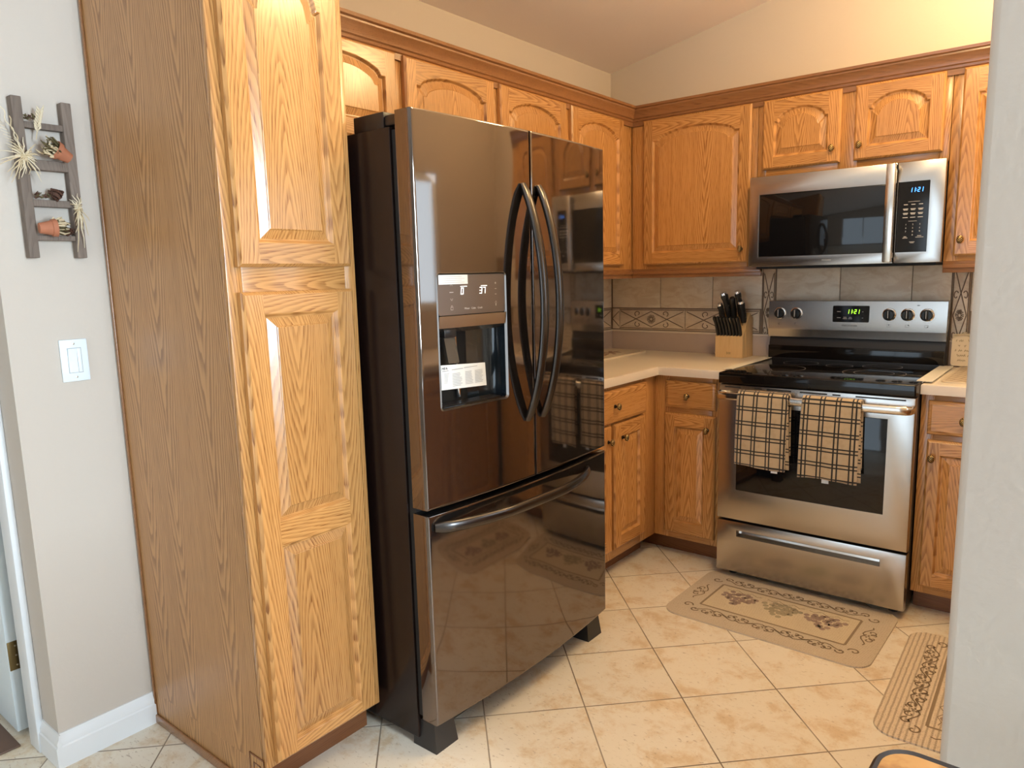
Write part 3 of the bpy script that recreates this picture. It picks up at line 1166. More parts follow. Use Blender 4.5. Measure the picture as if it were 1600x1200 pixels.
def put_factory(mb, fn, r=0.0023):
    def put(pts):
        mb.tube([fn(a, b) for a, b in pts], r, 'tile_relief', 5)
    return put


# back wall backsplash
t = thing('backsplash', 'tan stone-look tile backsplash with diamond border on the back wall behind the range', 'backsplash', (0, 0, 0))
m = MB(); m.box(0.0, 2.90, -0.004, -0.001, 0.914, 1.46, 'grout')
m.build('grout_bed', t)
m = MB()
g = 0.0015
def tl(x0, x1, z0, z1, mat='tile_stone'): m.box(x0 + g, x1 - g, -0.010, -0.004, z0 + g, z1 - g, mat, bev=0.0018)
tl(0.011, 0.318, 1.151, 1.45); tl(0.318, 0.622, 1.151, 1.45); tl(0.622, 0.885, 1.151, 1.45)
for a, b in ((0.955, 1.255), (1.255, 1.559), (1.559, 1.713)): tl(a, b, 1.05, 1.352); tl(a, b, 0.92, 1.05)
tl(1.786, 2.09, 1.151, 1.45); tl(2.09, 2.39, 1.151, 1.45); tl(2.39, 2.69, 1.151, 1.45)
tl(0.887, 0.950, 1.026, 1.352, 'tile_border'); tl(1.715, 1.784, 1.026, 1.352, 'tile_border')
BT = [(0.058, 0.466), (0.466, 0.875), (1.796, 2.20), (2.20, 2.60)]
tl(0.011, 0.058, 1.030, 1.148, 'tile_border')
for a, b in BT: tl(a, b, 1.030, 1.148, 'tile_border')
m.build('tiles', t)
m = MB()
for a, b in BT: border_relief(m, b - a, 0.118, put_factory(m, lambda p, q, a=a: (a + p, -0.0105, 1.030 + q)))
for xx in (0.887, 1.715):
    w_ = 0.063 if xx < 1 else 0.069
    pf = put_factory(m, lambda p, q, xx=xx, w_=w_: (xx + w_ / 2 + (q - 0.059) * w_ / 0.118, -0.0105, 0.93 + p))
    border_relief(m, 0.408, 0.118, pf)
pf = put_factory(m, lambda p, q: (0.011 + p, -0.0105, 1.030 + q))
pf([(0.0, 0.059), (0.043, 0.10)]); pf([(0.0, 0.059), (0.043, 0.016)])
m.build('relief_pattern', t)
m = MB(); m.box(0.0, 0.9575, -0.014, -0.001, 0.914, 1.016, 'splash_strip', bev=0.002); m.box(0.0, 0.957, -0.016, -0.002, 1.0155, 1.026, 'counter_nose', bev=0.002)
m.build('splash_strip', t)
m = MB()
m.box(1.719, 2.90, -0.014, -0.001, 0.914, 1.016, 'splash_strip', bev=0.002); m.box(1.719, 2.90, -0.016, -0.002, 1.016, 1.026, 'counter_nose', bev=0.002)
m.build('splash_strip', t)
# left wall backsplash
t = thing('backsplash', 'tile backsplash on the left wall just beside the refrigerator', 'backsplash', (0, 0, 0))
m = MB(); m.box(0.001, 0.004, -1.43, -0.012, 0.914, 1.46, 'grout')
m.build('grout_bed', t)
m = MB()
def tl2(y0, y1, z0, z1, mat='tile_stone'): m.box(0.004, 0.010, y0 + g, y1 - g, z0 + g, z1 - g, mat, bev=0.0018)
for k in range(5): tl2(-0.32 - 0.305 * k + 0.0, -0.015 - 0.305 * k, 1.151, 1.45)
for k in range(3): tl2(-0.43 - 0.408 * k, -0.022 - 0.408 * k, 1.030, 1.148, 'tile_border')
m.build('tiles', t)
m = MB()
for k in range(3): border_relief(m, 0.408, 0.118, put_factory(m, lambda p, q, k=k: (0.0105, -0.43 - 0.408 * k + p, 1.030 + q)))
m.build('relief_pattern', t)
m = MB(); m.box(0.001, 0.014, -1.43, -0.016, 0.914, 1.016, 'splash_strip', bev=0.002); m.box(0.002, 0.016, -1.43, -0.016, 1.016, 1.026, 'counter_nose', bev=0.002)
m.build('splash_strip', t)

# ------------------------------------------------------------------ refrigerator
FY0, FW = -2.3451, 0.8994
t = thing('refrigerator', 'black stainless french-door refrigerator with water dispenser', 'refrigerator', (0.844, FY0, 0), RA)
# local: X 0..FW (left to right), Y into the wall (0 = door front edge), Z up
def bulge(x): return -0.026 * (1 - ((x - FW / 2) / (FW / 2)) ** 2)


m = MB(); m.box(0.004, FW - 0.004, 0.083, 0.80, 0.028, 1.733, 'fridge_side', bev=0.004)
m.build('body', t)
m = MB(); m.box(0.012, FW - 0.012, 0.058, 0.084, 0.10, 1.725, 'dark_rubber')
m.build('gasket', t)


def slab(mb, x0, x1, z0, z1, depth, hole=None, mat='black_stainless', rL=0.004, rR=0.004):
    """curved door slab; hole=(hx0,hx1,hz0,hz1) cut from the front"""
    xs = [x0, x0 + 0.0012, x0 + rL, x0 + rL + 0.004, x1 - rR - 0.004] + [x0 + rL + (x1 - rR - x0 - rL) * k / 20 for k in range(1, 20)] + [x1 - rR, x1 - 0.0012, x1]
    zs = [z0, z0 + 0.0012, z0 + 0.004, z0 + 0.007, z0 + 0.012, z0 + 0.1, z1 - 0.1, z1 - 0.012, z1 - 0.007, z1 - 0.004, z1 - 0.0012, z1]
    if hole:
        xs += [hole[0], hole[1]]
        zs += [hole[2], hole[3]]
    xs = sorted(xs); zs = sorted(zs)
    def yf(x, z):
        e = 0.0
        dx = min(x - x0, x1 - x); dz = min(z - z0, z1 - z)
        dd = min(dx, dz)
        if dd < 0.004: e = 0.004 * (1 - math.sqrt(max(0, 1 - (1 - dd / 0.004) ** 2)))
        return bulge(x) + e
    V, F = [], []
    nx, nz = len(xs), len(zs)
    for z in zs:
        for x in xs: V.append((x, yf(x, z), z))
    for j in range(nz - 1):
        for i in range(nx - 1):
            if hole:
                cx, cz_ = (xs[i] + xs[i + 1]) / 2, (zs[j] + zs[j + 1]) / 2
                if hole[0] < cx < hole[1] and hole[2] < cz_ < hole[3]: continue
            F.append((j * nx + i, j * nx + i + 1, (j + 1) * nx + i + 1, (j + 1) * nx + i))
    # sides
    b = len(V)
    ring = [(i, 0) for i in range(nx)] + [(nx - 1, j) for j in range(1, nz)] + [(i, nz - 1) for i in range(nx - 2, -1, -1)] + [(0, j) for j in range(nz - 2, 0, -1)]
    for i, j in ring: V.append((xs[i], depth, zs[j]))
    n = len(ring)
    for k in range(n):
        k2 = (k + 1) % n
        i, j = ring[k]; i2, j2 = ring[k2]
        F.append((j * nx + i, j2 * nx + i2, b + k2, b + k))
    F.append(tuple(b + k for k in range(n)))
    mb.add(V, F, mat)


SEAM = 0.4505
DH = (-2.284 - FY0, -2.022 - FY0, 0.994, 1.359)
m = MB(); slab(m, 0.001, SEAM - 0.003, 0.728, 1.768, 0.058, hole=DH)
doorL = m.build('door', t, angle=40)
doorL['label'] = 'left french door with the water dispenser'
m = MB(); slab(m, SEAM + 0.003, FW - 0.001, 0.728, 1.768, 0.058)
doorR = m.build('door', t, angle=40)
m = MB(); slab(m, 0.001, FW - 0.001, 0.098, 0.712, 0.058)
drw = m.build('freezer_drawer', t, angle=40)
# dispenser
m = MB()
hx0, hx1, hz0, hz1 = DH
yc = bulge((hx0 + hx1) / 2)
fb = yc + 0.001
m.rrect(hx0 + 0.003, hx1 - 0.003, 1.248, hz1 - 0.003, 0.010, fb, 'fridge_panel' if 'fridge_panel' in MATS else 'fridge_trim', ylo=fb + 0.03)
pan = None
simple('fridge_panel', (0.16, 0.13, 0.115), 0.28, metal=0.4)
m = MB(); m.rrect(hx0 + 0.003, hx1 - 0.003, 1.248, hz1 - 0.003, 0.009, fb, 'fridge_panel', ylo=fb + 0.03)
disp = m.build('dispenser', doorL)
m = MB()
m.prism([(fb - 0.004, 1.246), (fb + 0.002, 1.246), (fb + 0.03, 1.240), (fb + 0.03, 1.20), (fb - 0.001, 1.214)], 'x', hx0 + 0.003, hx1 - 0.003, 'fridge_strip')
m.build('chrome_strip', doorL)
m = MB()
dep = 0.075
# cavity: side walls, floor, back with rounded vertical corners
cv = []
for (x, y) in ((hx0, fb), (hx0, fb + dep * 0.5), (hx0 + 0.02, fb + dep * 0.85), (hx0 + 0.05, fb + dep), (hx1 - 0.05, fb + dep), (hx1 - 0.02, fb + dep * 0.85), (hx1, fb + dep * 0.5), (hx1, fb)):
    cv.append((x, y))
V = [(x, y, hz0) for x, y in cv] + [(x, y, hz1) for x, y in cv]
n = len(cv)
m.add(V, [(i, i + 1, n + i + 1, n + i) for i in range(n - 1)] + [tuple(range(n)), tuple(range(n, 2 * n))], 'cavity')
m.build('dispenser_recess', doorL, angle=60)
m = MB()
m.box(hx0 + 0.008, hx1 - 0.008, fb + 0.002, fb + 0.06, hz0 + 0.001, hz0 + 0.007, 'black_gloss', bev=0.002)
for k in range(9): m.box(hx0 + 0.02, hx1 - 0.02, fb + 0.01 + 0.005 * k, fb + 0.012 + 0.005 * k, hz0 + 0.007, hz0 + 0.0085, 'fridge_trim')
m.build('drip_tray', doorL)
# bezel frame
m = MB()
def rr_loop(x0, x1, z0, z1, r, n=6):
    pts = []
    for cx, cz_, a0 in ((x1 - r, z1 - r, 0), (x0 + r, z1 - r, 90), (x0 + r, z0 + r, 180), (x1 - r, z0 + r, 270)):
        for k in range(n + 1):
            a = math.radians(a0 + 90 * k / n)
            pts.append((cx + r * math.cos(a), cz_ + r * math.sin(a)))
    return pts
o_ = rr_loop(hx0 - 0.004, hx1 + 0.004, hz0 - 0.004, hz1 + 0.004, 0.013)
i_ = rr_loop(hx0 + 0.003, hx1 - 0.003, hz0 + 0.003, hz1 - 0.003, 0.008)
n = len(o_)
V = [(p[0], yc + 0.002, p[1]) for p in o_] + [(p[0] * 0.5 + q[0] * 0.5, yc - 0.0035, p[1] * 0.5 + q[1] * 0.5) for p, q in zip(o_, i_)] + [(p[0], yc + 0.004, p[1]) for p in i_]
m.add(V, [(k, (k + 1) % n, n + (k + 1) % n, n + k) for k in range(n)] + [(n + k, n + (k + 1) % n, 2 * n + (k + 1) % n, 2 * n + k) for k in range(n)], 'bezel_metal')
m.build('bezel', doorL, angle=60)
# clear lever
m = MB()
lx = hx0 + 0.055
m.box(lx - 0.022, lx + 0.022, fb + 0.012, fb + 0.05, 1.186, 1.212, 'fridge_trim', bev=0.004)
m.prism([(fb + 0.030, 1.19), (fb + 0.018, 1.19), (fb + 0.002, 1.118), (fb + 0.008, 1.116), (fb + 0.022, 1.15)], 'x', lx - 0.020, lx + 0.020, 'clear_lever')
m.build('dispenser_lever', doorL)
m = MB()
m.tube([(lx + 0.052, fb + 0.055, 1.20), (lx + 0.060, fb + 0.062, 1.14), (lx + 0.072, fb + 0.066, 1.01)], 0.007, 'chrome', 12)
m.build('cavity_ridge', doorL)
# sticker labels
yl = fb - 0.0018
m = MB(); m.box(hx0 + 0.006, hx0 + 0.112, yl - 0.0006, yl, 1.330, 1.355, 'paper_white')
for q in range(4): m.box(hx0 + 0.014, hx0 + 0.100 - 0.01 * (q % 2), yl - 0.001, yl - 0.0005, 1.3345 + 0.0050 * q, 1.3353 + 0.0050 * q, 'ink_grey')
s1 = m.build('sticker', doorL)
s1['label'] = 'small white sticker at the top of the dispenser panel'
m = MB()
vx0, vx1 = hx0 + 0.002, hx0 + 0.172
ys = fb - 0.003
def sk(x, z): return z + (x - vx0) * -0.02
m.add([(vx0, ys, 1.050), (vx1, ys, 1.043), (vx1 - 0.002, ys + 0.002, 1.108), (vx0, ys, 1.117)], [(0, 1, 2, 3)], 'paper_white')
m.add([(vx0, ys + 0.001, 1.050), (vx1, ys + 0.001, 1.043), (vx1 - 0.002, ys + 0.003, 1.108), (vx0, ys + 0.001, 1.117)], [(0, 1, 2, 3)], 'paper_white')
yq = ys - 0.0004
for cx0, w_ in ((0.040, 0.036), (0.088, 0.030), (0.125, 0.032)):
    for q in range(9):
        zq = 1.090 - 0.0042 * q
        m.box(vx0 + cx0, vx0 + cx0 + w_ * (0.75 + 0.25 * random.random()), yq, yq + 0.0003, zq - 0.0006, zq + 0.0006, 'ink_grey')
m.box(vx0 + 0.038, vx0 + 0.080, yq, yq + 0.0003, 1.1005, 1.1022, 'ink_grey')
m.box(vx0 + 0.084, vx0 + 0.135, yq, yq + 0.0003, 1.1015, 1.1030, 'ink_grey')
m.box(vx0 + 0.003, vx0 + 0.026, yq, yq + 0.0003, 1.0995, 1.1005, 'ink')
for q in range(8):
    m.box(vx0 + 0.010, vx0 + 0.028 - 0.001 * q, yq, yq + 0.0003, 1.092 - 0.0036 * q, 1.0932 - 0.0036 * q, 'ink_grey')
s2 = m.build('sticker', doorL)
s2['label'] = 'white instruction leaflet taped across the dispenser recess'
text('sticker_lettering', 'MFA', vx0 + 0.013, 1.1065, 0.011, 'ink', s2, y=yq)
# panel print
yp = fb - 0.0004
m = MB()
for s_, xx, xc in (('0', -2.193 - FY0 - 0.004, -2.186 - FY0), ('37', -2.120 - FY0 - 0.006, -2.108 - FY0)):
    m = MB()
    seven(m, s_, xx, 1.303, 0.016, 'led_white', yp)
    m.box(xc - 0.012, xc + 0.012, yp - 0.0004, yp, 1.3225, 1.3245, 'led_white')
    m.build('temperature_display', doorL)
m = MB()
lxx = -2.232 - FY0
m.ribbon([(lxx - 0.004, yp - 0.0003, 1.326), (lxx, yp - 0.0003, 1.331), (lxx + 0.004, yp - 0.0003, 1.326)], 0.0009, 'print_white', up=(0, -1, 0))
m.ribbon([(lxx - 0.004, yp - 0.0003, 1.292), (lxx, yp - 0.0003, 1.286), (lxx + 0.004, yp - 0.0003, 1.292)], 0.0009, 'print_white', up=(0, -1, 0))
m.box(lxx - 0.007, lxx + 0.007, yp - 0.0004, yp, 1.308, 1.3095, 'print_white')
m.ribbon([(lxx - 0.004, yp - 0.0003, 1.262), (lxx + 0.004, yp - 0.0003, 1.262), (lxx + 0.004, yp - 0.0003, 1.269), (lxx - 0.004, yp - 0.0003, 1.269), (lxx - 0.004, yp - 0.0003, 1.262)], 0.0009, 'print_white', up=(0, -1, 0))
m.ribbon([(lxx - 0.0025, yp - 0.0003, 1.269), (lxx - 0.002, yp - 0.0003, 1.273), (lxx + 0.002, yp - 0.0003, 1.273), (lxx + 0.0025, yp - 0.0003, 1.269)], 0.0009, 'print_white', up=(0, -1, 0))
rx = -2.062 - FY0
for zq in (1.330, 1.314, 1.299): m.box(rx - 0.003, rx + 0.003, yp - 0.0004, yp, zq - 0.0006, zq + 0.0006, 'print_white')
m.box(rx - 0.0006, rx + 0.0006, yp - 0.0004, yp, 1.327, 1.333, 'print_white')
m.ribbon([(rx + 0.003 * math.cos(a), yp - 0.0003, 1.275 + 0.0035 * math.sin(a)) for a in [k * PI / 5 for k in range(11)]], 0.0008, 'print_white', up=(0, -1, 0))
m.box(rx - 0.001, rx + 0.001, yp - 0.0004, yp, 1.266, 1.271, 'print_white')
m.build('panel_symbols', doorL)
for s_, dx in (('Water', 0.105), ('Cube', 0.130), ('Crush', 0.155)):
    text('panel_lettering', s_, hx0 + dx + 0.003, 1.2635, 0.0075, 'print_white', doorL, y=yp - 0.0002)


# the dispenser sits along the chord of the curved door front
_b0, _b1 = bulge(hx0), bulge(hx1)
_T = Matrix.Translation((hx0, _b0, 0)) @ Matrix.Rotation(math.atan2(_b1 - _b0, hx1 - hx0), 4, 'Z') @ Matrix.Translation((-hx0, -yc, 0))
for ch in doorL.children:
    ch.matrix_basis = _T @ ch.matrix_basis


def arc_handle(parent, pts, ra, rb, ref):
    m = MB()
    r = [0.75] + [1.0] * (len(pts) - 2) + [0.75]
    m.tube(pts, r, 'handle_metal', 14, flat=(ra, rb, ref))
    return m.build('handle', parent, angle=60)


def vh(x, ):
    P = []
    for k in range(29):
        s = k / 28
        z = 1.612 + (0.912 - 1.612) * s
        q = 4 * s * (1 - s)
        P.append((x, bulge(x) - 0.002 - 0.072 * q ** 0.85, z))
    return P


arc_handle(doorL, vh(-1.935 - FY0), 0.0105, 0.0165, (0, 1, 0))
arc_handle(doorR, vh(-1.858 - FY0), 0.0105, 0.0165, (0, 1, 0))
P = []
for k in range(33):
    s = k / 32
    x = 0.012 + (0.745 - 0.012) * s
    x = -2.338 - FY0 + 0.012 + (0.735) * s
    q = 4 * s * (1 - s)
    P.append((x, bulge(x) - 0.004 - 0.062 * min(1, q * 1.15) ** 0.7, 0.678))
arc_handle(drw, P, 0.009, 0.0165, (0, 1, 0))
# hinge covers, feet, base grille
for x0, x1 in ((0.014, 0.10), (FW - 0.10, FW - 0.014)):
    m = MB()
    m.box(x0, x1, 0.115, 0.235, 1.733, 1.776, 'black_satin', bev=0.004)
    m.box(x0 + 0.004, x1 - 0.02, 0.02, 0.118, 1.738, 1.7665, 'black_satin', bev=0.006)
    m.lathe([(0.006, 0), (0.006, 0.012), (0.003, 0.014)], 'chrome', 12, M=Matrix.Translation((x0 + 0.006 if x0 < 0.3 else x1 - 0.006, 0.045, 1.716)))
    m.build('hinge_cover', t)
for x0, x1 in ((0.004, 0.102), (FW - 0.102, FW - 0.004)):
    m = MB()
    v = [(x0 + 0.004, 0.016, 0.0), (x1 - 0.004, 0.016, 0.0), (x1 - 0.004, 0.11, 0.0), (x0 + 0.004, 0.11, 0.0), (x0 + 0.012, 0.028, 0.082), (x1 - 0.010, 0.028, 0.082), (x1 - 0.010, 0.11, 0.082), (x0 + 0.012, 0.11, 0.082)]
    m.add(v, [(0, 3, 2, 1), (4, 5, 6, 7), (0, 1, 5, 4), (1, 2, 6, 5), (2, 3, 7, 6), (3, 0, 4, 7)], 'fridge_trim')
    m.build('foot', t)
m = MB()
m.box(0.10, FW - 0.10, 0.060, 0.085, 0.030, 0.098, 'black_satin', bev=0.004)
m.box(0.02, FW - 0.02, 0.02, 0.075, 0.085, 0.098, 'dark_rubber')
m.build('base_grille', t)

# ------------------------------------------------------------------ microwave
MX, MY = 0.9617, -0.41
t = thing('microwave', 'stainless over-the-range microwave with black glass door', 'microwave', (MX, MY, 0))
m = MB(); m.box(0.004, 0.752, 0.028, 0.40, 1.362, 1.750, 'black_satin', bev=0.003)
m.box(0.02, 0.74, 0.05, 0.38, 1.352, 1.363, 'dark_rubber')
m.box(0.03, 0.09, 0.02, 0.04, 1.750, 1.7535, 'dark_rubber')
m.build('case', t)


def framed(mb, x0, x1, z0, z1, y0, y1, win, mat, edge=0.004, rw=0.008):
    """flat front panel with rectangular window opening; y0 front, y1 back"""
    a0, a1, c0, c1 = win
    O = [(x0 + edge, x1 - edge, z0 + edge, z1 - edge)]
    def rect(x0, x1, z0, z1, y): return [(x0, y, z0), (x1, y, z0), (x1, y, z1), (x0, y, z1)]
    L = [rect(x0, x1, z0, z1, y1), rect(x0, x1, z0, z1, y0 + edge), rect(x0 + edge * 0.3, x1 - edge * 0.3, z0 + edge * 0.3, z1 - edge * 0.3, y0 + edge * 0.3), rect(x0 + edge, x1 - edge, z0 + edge, z1 - edge, y0),
         rect(a0, a1, c0, c1, y0), rect(a0 + 0.002, a1 - 0.002, c0 + 0.002, c1 - 0.002, y0 + 0.003), rect(a0 + 0.002, a1 - 0.002, c0 + 0.002, c1 - 0.002, y1)]
    V = sum(L, [])
    F = []
    for i in range(len(L) - 1):
        for k in range(4):
            k2 = (k + 1) % 4
            F.append((i * 4 + k, i * 4 + k2, i * 4 + 4 + k2, i * 4 + 4 + k))
    mb.add(V, F, mat)


SP = 1.556 - MX  # split between door and control side
m = MB(); framed(m, 0.0, SP - 0.001, 1.3615, 1.752, 0, 0.027, (0.044, 0.566, 1.404, 1.674), 'stainless')
md = m.build('door', t)
m = MB(); m.box(0.045, 0.566, 0.0025, 0.02, 1.405, 1.673, 'black_glass', bev=0.002)
m.build('window', md)
m = MB()
hxm = 1.541 - MX
hp = [(hxm, 0.0, 1.745), (hxm, -0.030, 1.742), (hxm, -0.040, 1.72), (hxm, -0.043, 1.56), (hxm, -0.040, 1.39), (hxm, -0.030, 1.370), (hxm, 0.0, 1.366)]
m.box(hxm - 0.017, hxm + 0.017, -0.046, -0.034, 1.366, 1.747, 'stainless_smooth', bev=0.004)
m.box(hxm - 0.014, hxm + 0.014, -0.036, 0.001, 1.366, 1.384, 'stainless_smooth', bev=0.003)
m.box(hxm - 0.014, hxm + 0.014, -0.036, 0.001, 1.729, 1.747, 'stainless_smooth', bev=0.003)
m.build('handle', md)
m = MB(); framed(m, SP + 0.001, 0.7625, 1.3615, 1.752, 0, 0.027, (SP + 0.003, 1.673 - MX, 1.404, 1.676), 'stainless')
m.build('control_frame', t)
m = MB(); m.rrect(SP - 0.016, 1.672 - MX, 1.404, 1.675, 0.006, 0.0005, 'black_gloss', ylo=0.02)
cp = m.build('control_panel', t)
m = MB()
cxm = lambda px: px - MX
seven(m, '11:21', cxm(1.604), 1.636, 0.015, 'led_blue', 0.0003, w=0.006)
m.build('clock_display', cp)
m = MB()
for r_ in range(4):
    for c_ in range(3):
        x = cxm(1.592) + 0.0265 * c_; z = 1.588 - 0.0165 * r_
        w_ = 0.009 if r_ else 0.007
        m.box(x - w_, x + w_, -0.0002, 0.0004, z - 0.0012, z + 0.0012, 'print_white')
        if r_ in (1, 2): m.box(x - w_ * 0.8, x + w_ * 0.8, -0.0002, 0.0004, z - 0.0052, z - 0.0030, 'print_white')
m.box(cxm(1.600), cxm(1.641), -0.0002, 0.0004, 1.5985, 1.5995, 'print_white')
m.box(cxm(1.604), cxm(1.634), -0.0002, 0.0004, 1.5235, 1.5245, 'print_white')
m.box(cxm(1.590), cxm(1.600), -0.0002, 0.0004, 1.4630, 1.4650, 'print_white'); m.box(cxm(1.586), cxm(1.604), -0.0002, 0.0004, 1.4585, 1.4600, 'print_white')
m.box(cxm(1.638), cxm(1.652), -0.0002, 0.0004, 1.4660, 1.4675, 'print_white'); m.box(cxm(1.632), cxm(1.660), -0.0002, 0.0004, 1.4605, 1.4620, 'print_white')
m.box(cxm(1.611), cxm(1.630), -0.0002, 0.0004, 1.4430, 1.4445, 'print_white'); m.box(cxm(1.614), cxm(1.627), -0.0002, 0.0004, 1.4390, 1.4405, 'print_white')
m.build('button_print', cp)
for i, ch in enumerate('123456789'):
    text('keypad_lettering', ch, cxm(1.596) + 0.0245 * (i % 3), 1.511 - 0.0135 * (i // 3), 0.008, 'print_white', cp, y=-0.0001)
text('keypad_lettering', '0', cxm(1.6205), 1.4705, 0.008, 'print_white', cp, y=-0.0001)
text('logo_lettering', 'FRIGIDAIRE', 1.30 - MX, 1.383, 0.0075, 'ink_grey', md, y=-0.0003)

# ------------------------------------------------------------------ range
RX = 0.9593
t = thing('range', 'stainless electric range with black glass cooktop', 'range', (RX, -0.70, 0))
RW = 0.7585
m = MB(); m.box(0.003, RW - 0.003, 0.045, 0.665, 0.03, 0.905, 'black_satin', bev=0.002)
m.build('body', t)
for x in (0.05, RW - 0.05):
    for y in (0.08, 0.60):
        m = MB(); m.lathe([(0.018, 0), (0.018, 0.012), (0.008, 0.014), (0.008, 0.035)], 'dark_rubber', 12, M=Matrix.Translation((x, y, 0)))
        m.build('leveling_foot', t)
# cooktop
m = MB()
m.box(0, RW, -0.010, 0.60, 0.872, 0.9195, 'black_gloss', bev=0.006, seg=3)
ck = m.build('cooktop', t)
m = MB()
def ring(cx, cy, r):
    for rr in (r,):
        m.ribbon([(cx + rr * math.cos(a), cy + rr * math.sin(a), 0.9199) for a in [k * PI / 24 for k in range(49)]], 0.0022, 'burner_line')
ring(1.515 - RX, 0.255, 0.118); ring(1.515 - RX, 0.255, 0.075); ring(1.135 - RX, 0.235, 0.108); ring(1.16 - RX, 0.455, 0.075); ring(1.50 - RX, 0.475, 0.078); ring(1.335 - RX, 0.43, 0.055)
m.build('burner_rings', ck)
# backguard
m = MB()
m.prism([(0.590, 0.9185), (0.665, 0.9185), (0.665, 1.197), (0.640, 1.197), (0.612, 1.03), (0.600, 0.99)], 'x', 0.001, RW - 0.001, 'black_satin')
m.box(0.002, RW - 0.002, 0.583, 0.592, 0.925, 0.985, 'black_gloss', bev=0.003)
bgd = m.build('backguard', t)
m = MB()
pz = [(0.588, 1.027), (0.597, 1.0275), (0.64, 1.10), (0.655, 1.199), (0.595, 1.1995), (0.590, 1.197), (0.582, 1.066), (0.583, 1.062)]
m.prism(pz, 'x', -0.001, RW + 0.001, 'stainless')
fas = m.build('fascia', bgd, angle=20)
SLP = (0.590 - 0.582) / (1.197 - 1.066)
def yb(z): return 0.582 + (z - 1.066) * SLP
for kx in (1.013, 1.091, 1.494, 1.568, 1.643):
    m = MB()
    M = Matrix.Translation((kx - RX, yb(1.139) - 0.0005, 1.139)) @ Matrix.Rotation(PI / 2 + 0.06, 4, 'X')
    m.lathe([(0.0285, 0), (0.0285, 0.002), (0.027, 0.003)], 'stainless_smooth', 28, M=M)
    m.lathe([(0.0235, 0.002), (0.0225, 0.018), (0.020, 0.021), (0.001, 0.0215)], 'black_plastic', 28, M=M)
    m.box(-0.0062, 0.0062, -0.0215, 0.0255, 0.019, 0.033, 'black_plastic', bev=0.003, M=M)
    m.box(-0.0012, 0.0012, -0.012, 0.020, 0.0328, 0.0334, 'print_white', M=M)
    m.build('knob', bgd)
for i, kx in enumerate((1.013, 1.091, 1.494, 1.568, 1.643)):
    m = MB()
    x = kx - RX; z = 1.090; y = yb(z) - 0.0004
    m.ribbon([(x - 0.007, y, z - 0.005), (x + 0.007, y, z - 0.005), (x + 0.007, y, z + 0.005), (x - 0.007, y, z + 0.005), (x - 0.007, y, z - 0.005)], 0.0009, 'ink', up=(0, -1, 0))
    dx, dz = ((-0.004, -0.002), (-0.004, 0.003), (0.0, 0.003), (0.004, 0.003), (0.004, -0.002))[i]
    m.box(x + dx - 0.0018, x + dx + 0.0018, y - 0.0003, y, z + dz - 0.0018, z + dz + 0.0018, 'ink')
    for k in range(9):
        a = math.radians(60 - 20 * k)
        xx, zz2 = x + 0.034 * math.cos(a), 1.139 + 0.034 * math.sin(a)
        m.box(xx - 0.0008, xx + 0.0008, yb(zz2) - 0.0006, yb(zz2), zz2 - 0.0008, zz2 + 0.0008, 'ink')
    m.build('knob_print', bgd)
m = MB()
m.box(1.045 - RX, 1.068 - RX, yb(1.178) - 0.0005, yb(1.178), 1.1772, 1.1785, 'ink')
m.box(1.602 - RX, 1.612 - RX, yb(1.180) - 0.0005, yb(1.180), 1.1785, 1.1815, 'ink')
m.build('fascia_print', bgd)
m = MB(); m.rrect(1.256 - RX, 1.412 - RX, 1.102, 1.177, 0.005, yb(1.102) - 0.001, 'black_gloss', ylo=0.60)
cpn = m.build('clock_panel', bgd)
m = MB()
yq = yb(1.102) - 0.0012
seven(m, '11:21', 1.318 - RX, 1.142, 0.017, 'led_green', yq, w=0.007)
m.build('clock_display', cpn)
m = MB()
for xx, zz2, w_ in ((1.283, 1.150, 0.008), (1.283, 1.122, 0.008), (1.310, 1.124, 0.007), (1.310, 1.118, 0.009), (1.333, 1.124, 0.006), (1.333, 1.118, 0.008), (1.385, 1.150, 0.003), (1.385, 1.122, 0.003)):
    m.box(xx - w_ - RX, xx + w_ - RX, yq - 0.0003, yq, zz2 - 0.001, zz2 + 0.001, 'print_white')
m.build('button_print', cpn)
text('logo_lettering', 'FRIGIDAIRE', 1.331 - RX, 1.086, 0.0105, 'ink', bgd, y=yb(1.086) - 0.0005, sx=1.25)
# oven door
m = MB()
framed(m, 0.001, RW - 0.001, 0.273, 0.8685, 0, 0.043, (1.041 - RX, 1.627 - RX, 0.407, 0.782), 'stainless', edge=0.005)
for k, (a, b) in enumerate(((0.985, 1.055), (1.115, 1.145), (1.165, 1.265), (1.30, 1.405), (1.425, 1.455), (1.51, 1.685))):
    m.box(a - RX, b - RX, -0.0008, 0.0, 0.855, 0.8605, 'dark_rubber')
od = m.build('oven_door', t)
m = MB(); m.box(1.0415 - RX, 1.6265 - RX, 0.0022, 0.03, 0.4075, 0.7815, 'black_glass', bev=0.002)
m.build('window', od)
m = MB()
Z = 0.826
P = [(0.006, 0.0, Z), (0.010, -0.032, Z), (0.022, -0.044, Z)] + [(0.022 + (RW - 0.044) * k / 20, -0.046 - 0.006 * math.sin(PI * k / 20), Z) for k in range(21)] + [(RW - 0.022, -0.044, Z), (RW - 0.010, -0.032, Z), (RW - 0.006, 0.0, Z)]
m.tube(P, 1.0, 'stainless_smooth', 16, flat=(0.008, 0.0165, (0, 1, 0)))
m.build('handle', od, angle=60)
# storage drawer
m = MB()
framed(m, 0.001, RW - 0.001, 0.034, 0.264, 0, 0.043, (1.049 - RX, 1.626 - RX, 0.197, 0.227), 'stainless', edge=0.005)
sd = m.build('storage_drawer', t)
m = MB()
m.prism([(0.002, 0.199), (0.030, 0.205), (0.034, 0.226), (0.036, 0.226), (0.036, 0.199)], 'x', 1.050 - RX, 1.625 - RX, 'stainless_smooth')
m.build('finger_pull', sd)

